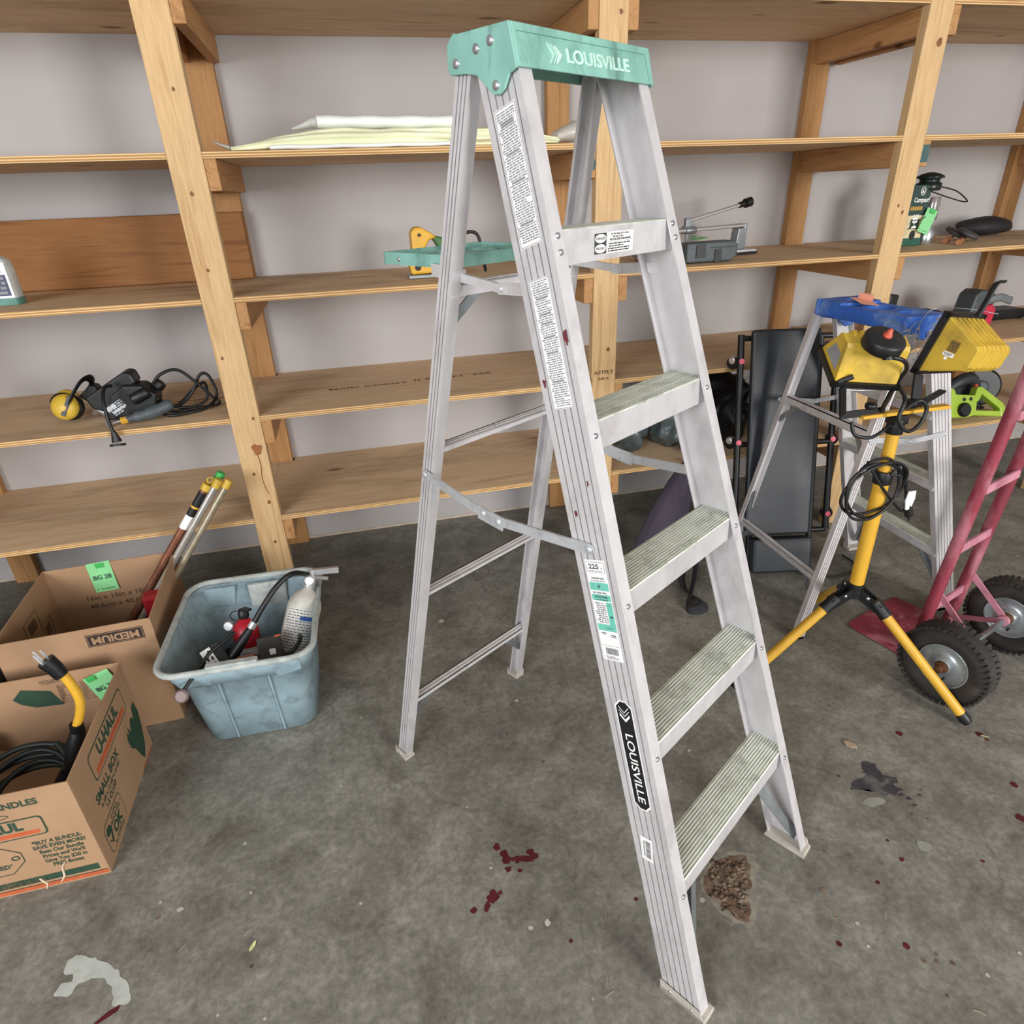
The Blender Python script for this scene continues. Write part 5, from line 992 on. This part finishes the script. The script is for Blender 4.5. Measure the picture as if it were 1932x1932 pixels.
m = MB(); m.lathe([(.045, 0), (.05, .004), (.05, .03), (.04, .032), (.04, .045), (.056, .05), (.054, .056), (.035, .066), (.01, .072)], (-.045, 0, .220), (0, 0, 1), 24); m.build('lantern_hood', mat('dark_green_enamel', '182420', .3), LN)
m = MB(); m.tube(smooth([(-.02, -.04, .235), (.06, -.05, .215), (.15, -.03, .175), (.16, 0, .17), (.10, .03, .19), (.0, .04, .22)]), .0028, 8); m.tube([(-.07, -.05, .12), (-.20, -.10, .075)], .0018, 6); m.build('bail_handle', blk, LN)
def pie(x, y, rz, label):
    t = thing('pie_iron', label, 'pie iron', (x, y, z3), rz, 'cast iron pie irons with wooden handles')
    MB().cyl((-.19, 0, .012), (-.11, 0, .014), .0115, n=12).build('wooden_handle', mat('iron_wood', 'a5683f', .6), t)
    MB().cyl((-.11, 0, .014), (.0, 0, .018), .0035, n=8).build('rod', blk, t)
    MB().lathe([(.02, -.012), (.045, -.009), (.05, 0), (.045, .009), (.02, .012)], (.045, 0, .032), (0, -.5, 1), 22).build('iron_head', mat('cast_iron', '4d4946', .6, .3, .15, 30), t)
pie(2.80, 2.60, .62, 'front pie iron with wooden handle lying before the black cushion'); pie(2.81, 2.68, .62, 'rear pie iron with wooden handle touching the black cushion')
m = MB(); lump(m, (3.13, 2.82, z3+.045), (.15, .085, .043), 3, .12, 1.5, 3, 0, z3+.002); tag(m.build('cushion_pouch', mat('black_cloth', '1d1c1e', .7, 0, .2, 8)), 'black oval cushion shaped pouch on the middle shelf at right', 'pouch')
# ------------------------------------------------------------------ red tools on the fourth shelf
RT = thing('cordless_tool', 'red and black cordless power tool standing at the right of the shelf', 'power tool', (2.98, 2.62, z4))
m = MB(); m.prism([(-.07, .004), (.075, .004), (.085, .09), (.06, .115), (-.055, .11)], lambda a_, b_: (a_, -.05, b_), lambda a_, b_: (a_, .05, b_)); m.build('red_body', mat('tool_red', 'c22a44', .4), RT, bevel=.008)
m = MB(); m.prism([(-.075, .075), (-.06, .165), (-.03, .185), (.03, .18), (.055, .16), (.06, .115), (-.02, .112), (-.03, .08)], lambda a_, b_: (a_, -.052, b_), lambda a_, b_: (a_, .05, b_)); m.build('black_grip', dgrey, RT, bevel=.008)
m = MB(); m.tube(smooth([(.0, -.05, .13), (.06, -.07, .15), (.12, -.06, .135), (.16, -.05, .125)]), .012, 8, flat=(.5, 1.5)); m.build('strap', mat('grey_strap', '6f7476', .6), RT)
RT2 = thing('cordless_tool', 'red and black cordless tool mostly hidden behind the blue ladder top', 'power tool', (2.36, 2.58, z4))
m = MB(); m.bx(-.11, .12, -.04, .05, .003, .055); m.build('red_body', mat('tool_red', 'c22a44', .4), RT2, bevel=.008)
m = MB(); m.prism([(.02, .05), (.085, .05), (.10, .20), (.05, .205)], lambda a_, b_: (a_, -.03, b_), lambda a_, b_: (a_, .03, b_)); m.build('battery_grip', blk, RT2, bevel=.008)
RT3 = thing('cordless_tool', 'red and black tool right of the blue ladder top', 'power tool', (2.68, 2.56, z4))
m = MB(); m.bx(-.08, .09, -.04, .05, .003, .07); m.build('red_body', mat('tool_red', 'c22a44', .4), RT3, bevel=.008); MB().bx(-.09, .0, -.045, .045, .03, .12).build('black_grip', blk, RT3, bevel=.008)
m = MB(); m.bx(-.16, .12, -.08, .05, .002, .05); o = tag(m.build('black_tool_case', blk, bevel=.01), 'flat black tool case on the fourth shelf at the right edge', 'case'); o.location = (3.30, 2.78, z4)
# circular saw + chainsaw on lowest shelf
z5_ = LV[4]
CS = thing('circular_saw', 'black circular saw with round guard standing behind the green chainsaw', 'circular saw', (3.00, 2.56, z5_))
m = MB(); m.lathe([(.085, -.018), (.095, -.012), (.095, .012), (.085, .018)], (.09, .0, .105), (-.5, -1, .15), 32); m.build('blade_guard', mat('guard_black', '161617', .4), CS)
m = MB(); m.lathe([(.035, 0), (.035, .006), (.02, .008)], V((.09, .0, .105))+V((-.5, -1, .15)).normalized()*.019, (-.5, -1, .15), 24); m.build('blade_boss', dgrey, CS)
m = MB(); m.tube(smooth([(-.17, -.02, .02), (-.15, -.02, .10), (-.09, -.03, .155), (-.02, -.03, .165), (.03, -.02, .12)]), .03, 12); lump(m, (-.09, .0, .09), (.09, .05, .07), 5, .15); m.cyl((-.04, -.05, .07), (.03, -.02, .09), .042, n=18); m.bx(-.17, .10, -.05, .06, .002, .012); m.build('motor_body', mat('saw_grey', '2f3335', .5), CS)
m = MB(); m.lathe([(.010, 0), (.008, .02)], (-.035, -.075, .135), (-.2, -1, .8), 12); m.build('red_trigger', mat('red_trigger', 'c94a3c', .5), CS)
CH = thing('chainsaw', 'lime green electric chainsaw body lying on the lowest shelf', 'chainsaw', (2.80, 2.42, z5_))
lime = mat('lime_plastic', '9fbc3a', .4, 0, .06, 15); 
Mc2 = fr((.02, 0, .0), (.985, .0, -.05), (.0, .35, 1))
G2 = lambda a_, b_, c_: Mc2 @ V((a_, b_, c_))
def shp(nme, pts, c0, c1, mt, par=CH, bev=.005): m = MB(); m.prism(pts, lambda a_, b_: G2(a_, b_, c0), lambda a_, b_: G2(a_, b_, c1)); return m.build(nme, mt, par, bevel=bev)
shp('housing', [(-.16, .015), (.02, .01), (.07, .02), (.075, .075), (.06, .115), (-.05, .125), (-.06, .15), (-.12, .17), (-.15, .165), (-.165, .08)], -.02, .06, lime)
shp('rear_handle', [(.055, .075), (.10, .12), (.115, .155), (.14, .155), (.27, .07), (.30, .03), (.29, -.0), (.26, .0), (.255, .04), (.14, .118), (.125, .09), (.085, .06)], -.01, .03, lime)
shp('handle_bottom', [(.05, .02), (.27, .002), (.265, .03), (.06, .045)], -.008, .028, lime)
m = MB(); m.lathe([(.034, 0), (.034, .012), (.028, .018)], G2(-.01, .048, .062), Mc2.to_3x3() @ V((0, 0, 1)), 20)
for k in range(5): m.prism([(0, 0), (.02, 0), (.02, .005), (0, .005)], lambda a_, b_: G2(-.115+a_, .05+k*.012+b_, .06), lambda a_, b_: G2(-.115+a_, .05+k*.012+b_, .0625))
for k in range(4): m.prism([(0, 0), (.005, 0), (.0, .035), (-.005, .035)], lambda a_, b_: G2(-.135+k*.014+a_, .12+b_, .06), lambda a_, b_: G2(-.135+k*.014+a_, .12+b_, .0625))
for x_, y_ in ((-.005, .098), (.035, .098)): m.lathe([(.009, 0), (.009, .003)], G2(x_, y_, .06), Mc2.to_3x3() @ V((0, 0, 1)), 12)
m.prism([(0, 0), (.035, 0), (.035, .05), (0, .05)], lambda a_, b_: G2(-.166+a_, .04+b_, .0), lambda a_, b_: G2(-.166+a_, .04+b_, .0615)); m.prism([(0, 0), (.03, .0), (.04, -.03), (.01, -.02)], lambda a_, b_: G2(.10+a_, .085+b_, .0), lambda a_, b_: G2(.10+a_, .085+b_, .02)); m.build('black_controls', blk, CH)
m = MB(); m.bx(-.33, -.15, .02, .05, .05, .075); m.build('saw_bar_cover', blk, CH, bevel=.006)
# grey translucent bags and black bulk on lowest shelf
def bagobj(name, label, cat, c, r, seed, mt, amp=.4, fq=1.8): m = MB(); lump(m, c, r, seed, amp, fq, 4, 0, z5_+.001); return tag(m.build(name, mt), label, cat)
greyfilm = mat('grey_film', '555e60', .3, 0, .35, 7, 'a6aeb0', .5, 9, .5)
bagobj('plastic_bag', 'grey translucent plastic bag stuffed on the lowest shelf right of the middle post', 'bag', (1.14, 2.62, z5_+.10), (.095, .12, .12), 2, greyfilm)
bagobj('plastic_bag', 'crumpled grey plastic bag behind the far rail of the tall ladder', 'bag', (1.375, 2.60, z5_+.10), (.09, .12, .11), 8, greyfilm)
m = MB(); lump(m, (1.40, 2.49, z5_+.10), (.03, .02, .03), 5, .5, 3, 2); tag(m.build('teal_bag', mat('teal_bag', '2c7d8c', .5)), 'small teal plastic bag tucked beside the crumpled grey bag', 'bag')
bagobj('black_sack', 'black sack bulging on the lowest shelf left of the creeper', 'sack', (1.64, 2.62, z5_+.13), (.15, .13, .15), 12, mat('black_sack', '0f1012', .35, 0, .4, 8))
bagobj('black_sack', 'black equipment bag hanging over the shelf edge above the purple bag', 'sack', (1.44, 2.46, z5_+.03), (.06, .09, .06), 15, mat('black_sack', '0f1012', .35))
bagobj('black_equipment', 'black equipment pile on the lowest shelf right of the creeper', 'equipment', (1.975, 2.60, z5_+.10), (.10, .13, .11), 17, mat('black_gear', '1a1b1d', .5, 0, .4, 12), .6, 3)
m = MB(); m.tube(smooth([(1.82, 2.40, .60), (1.87, 2.42, .63), (1.93, 2.45, .61), (1.98, 2.44, .56), (1.92, 2.42, .50), (1.86, 2.41, .47)]), .006, 8); tag(m.build('black_cable', blk), 'black cable looping in front of the equipment pile right of the creeper', 'cable')
m = MB(); m.tube(smooth([(1.72, 1.99, .006), (1.82, 1.93, .006), (1.93, 1.93, .006), (2.0, 1.99, .006), (2.0, 2.07, .006)]), .004, 8); tag(m.build('floor_cable', rubber), 'thin black cable curved on the floor under the blue ladder', 'cable')
# ------------------------------------------------------------------ leaves and litter
def leaf(name, label, x, y, sx, sy, rz, mt, seed):
    m = MB(); n = 7; P = []
    for i in range(n):
        t_ = i/(n-1); w_ = math.sin(math.pi*min(.98, t_+.04))**.8; P.append([V(((t_-.5)*sx, -w_*sy/2, .002+.006*noise.noise(V((t_*4, seed, 0)))**2)), V(((t_-.5)*sx, 0, .001)), V(((t_-.5)*sx, w_*sy/2, .004+.01*abs(noise.noise(V((t_*4, seed, 3))))))])
    vs = [v for r in P for v in r]; m.add(vs, [(i*3+k, i*3+k+1, i*3+k+4, i*3+k+3) for i in range(n-1) for k in range(2)], 0, True)
    o = tag(m.build(name, mt), label, 'leaf'); o.location = (x, y, .001); o.rotation_euler = (0, 0, rz); o.modifiers.new('solid', 'SOLIDIFY').thickness = .0006
leafm = mat('dry_leaf', 'b59f84', .8, 0, .15, 30)
q = px(1602, 1405); leaf('dry_leaf', 'curled tan dry leaf on the floor below the tripod legs', q[0], q[1], .045, .03, 2.0, leafm, 1)
q = px(478, 1786); leaf('small_leaf', 'tiny pale yellow leaf on the floor in front of the tub', q[0], q[1], .024, .008, 1.0, mat('yellow_leaf', 'd9d79a', .7), 4)
q = px(1857, 1391); leaf('leaf_fragment', 'pale leaf fragment on the floor right of the black tipped tripod foot', q[0], q[1], .022, .008, 2.6, mat('yellow_leaf', 'd9d79a', .7), 6)
rn = random.Random(11)
tw = mat('straw_twig', 'a59a80', .8)
for i, (x, y, a_) in enumerate([(1143, 1732, 1.2), (1145, 1855, 1.1), (1150, 1877, .3), (1738, 1562, 1.3), (1670, 1727, .9), (1548, 1567, 1.0), (344, 1790, .9), (468, 1760, .7), (1848, 1912, 2.4), (1880, 1504, 2.2)]):
    q = px(x, y); l = .016+.008*rn.random(); d_ = V((math.cos(a_), math.sin(a_), 0))*l/2; c_ = V((q[0], q[1], .002)); m = MB(); m.tube([c_-d_, c_+V((.001, .001, .001)), c_+d_], .0008, 5); o = m.build('straw_bit', tw)
    tag(o, 'short pale straw bit lying on the concrete floor', 'straw', 'straw bits on the floor')
m = MB(); lump(m, (-1.30, 1.97, .13), (.12, .16, .13), 21, .3, 1.8, 4, 0, .001)
tag(m.build('black_sack', mat('black_sack', '0f1012', .35)), 'black sack on the floor left of the larger cardboard box', 'sack')
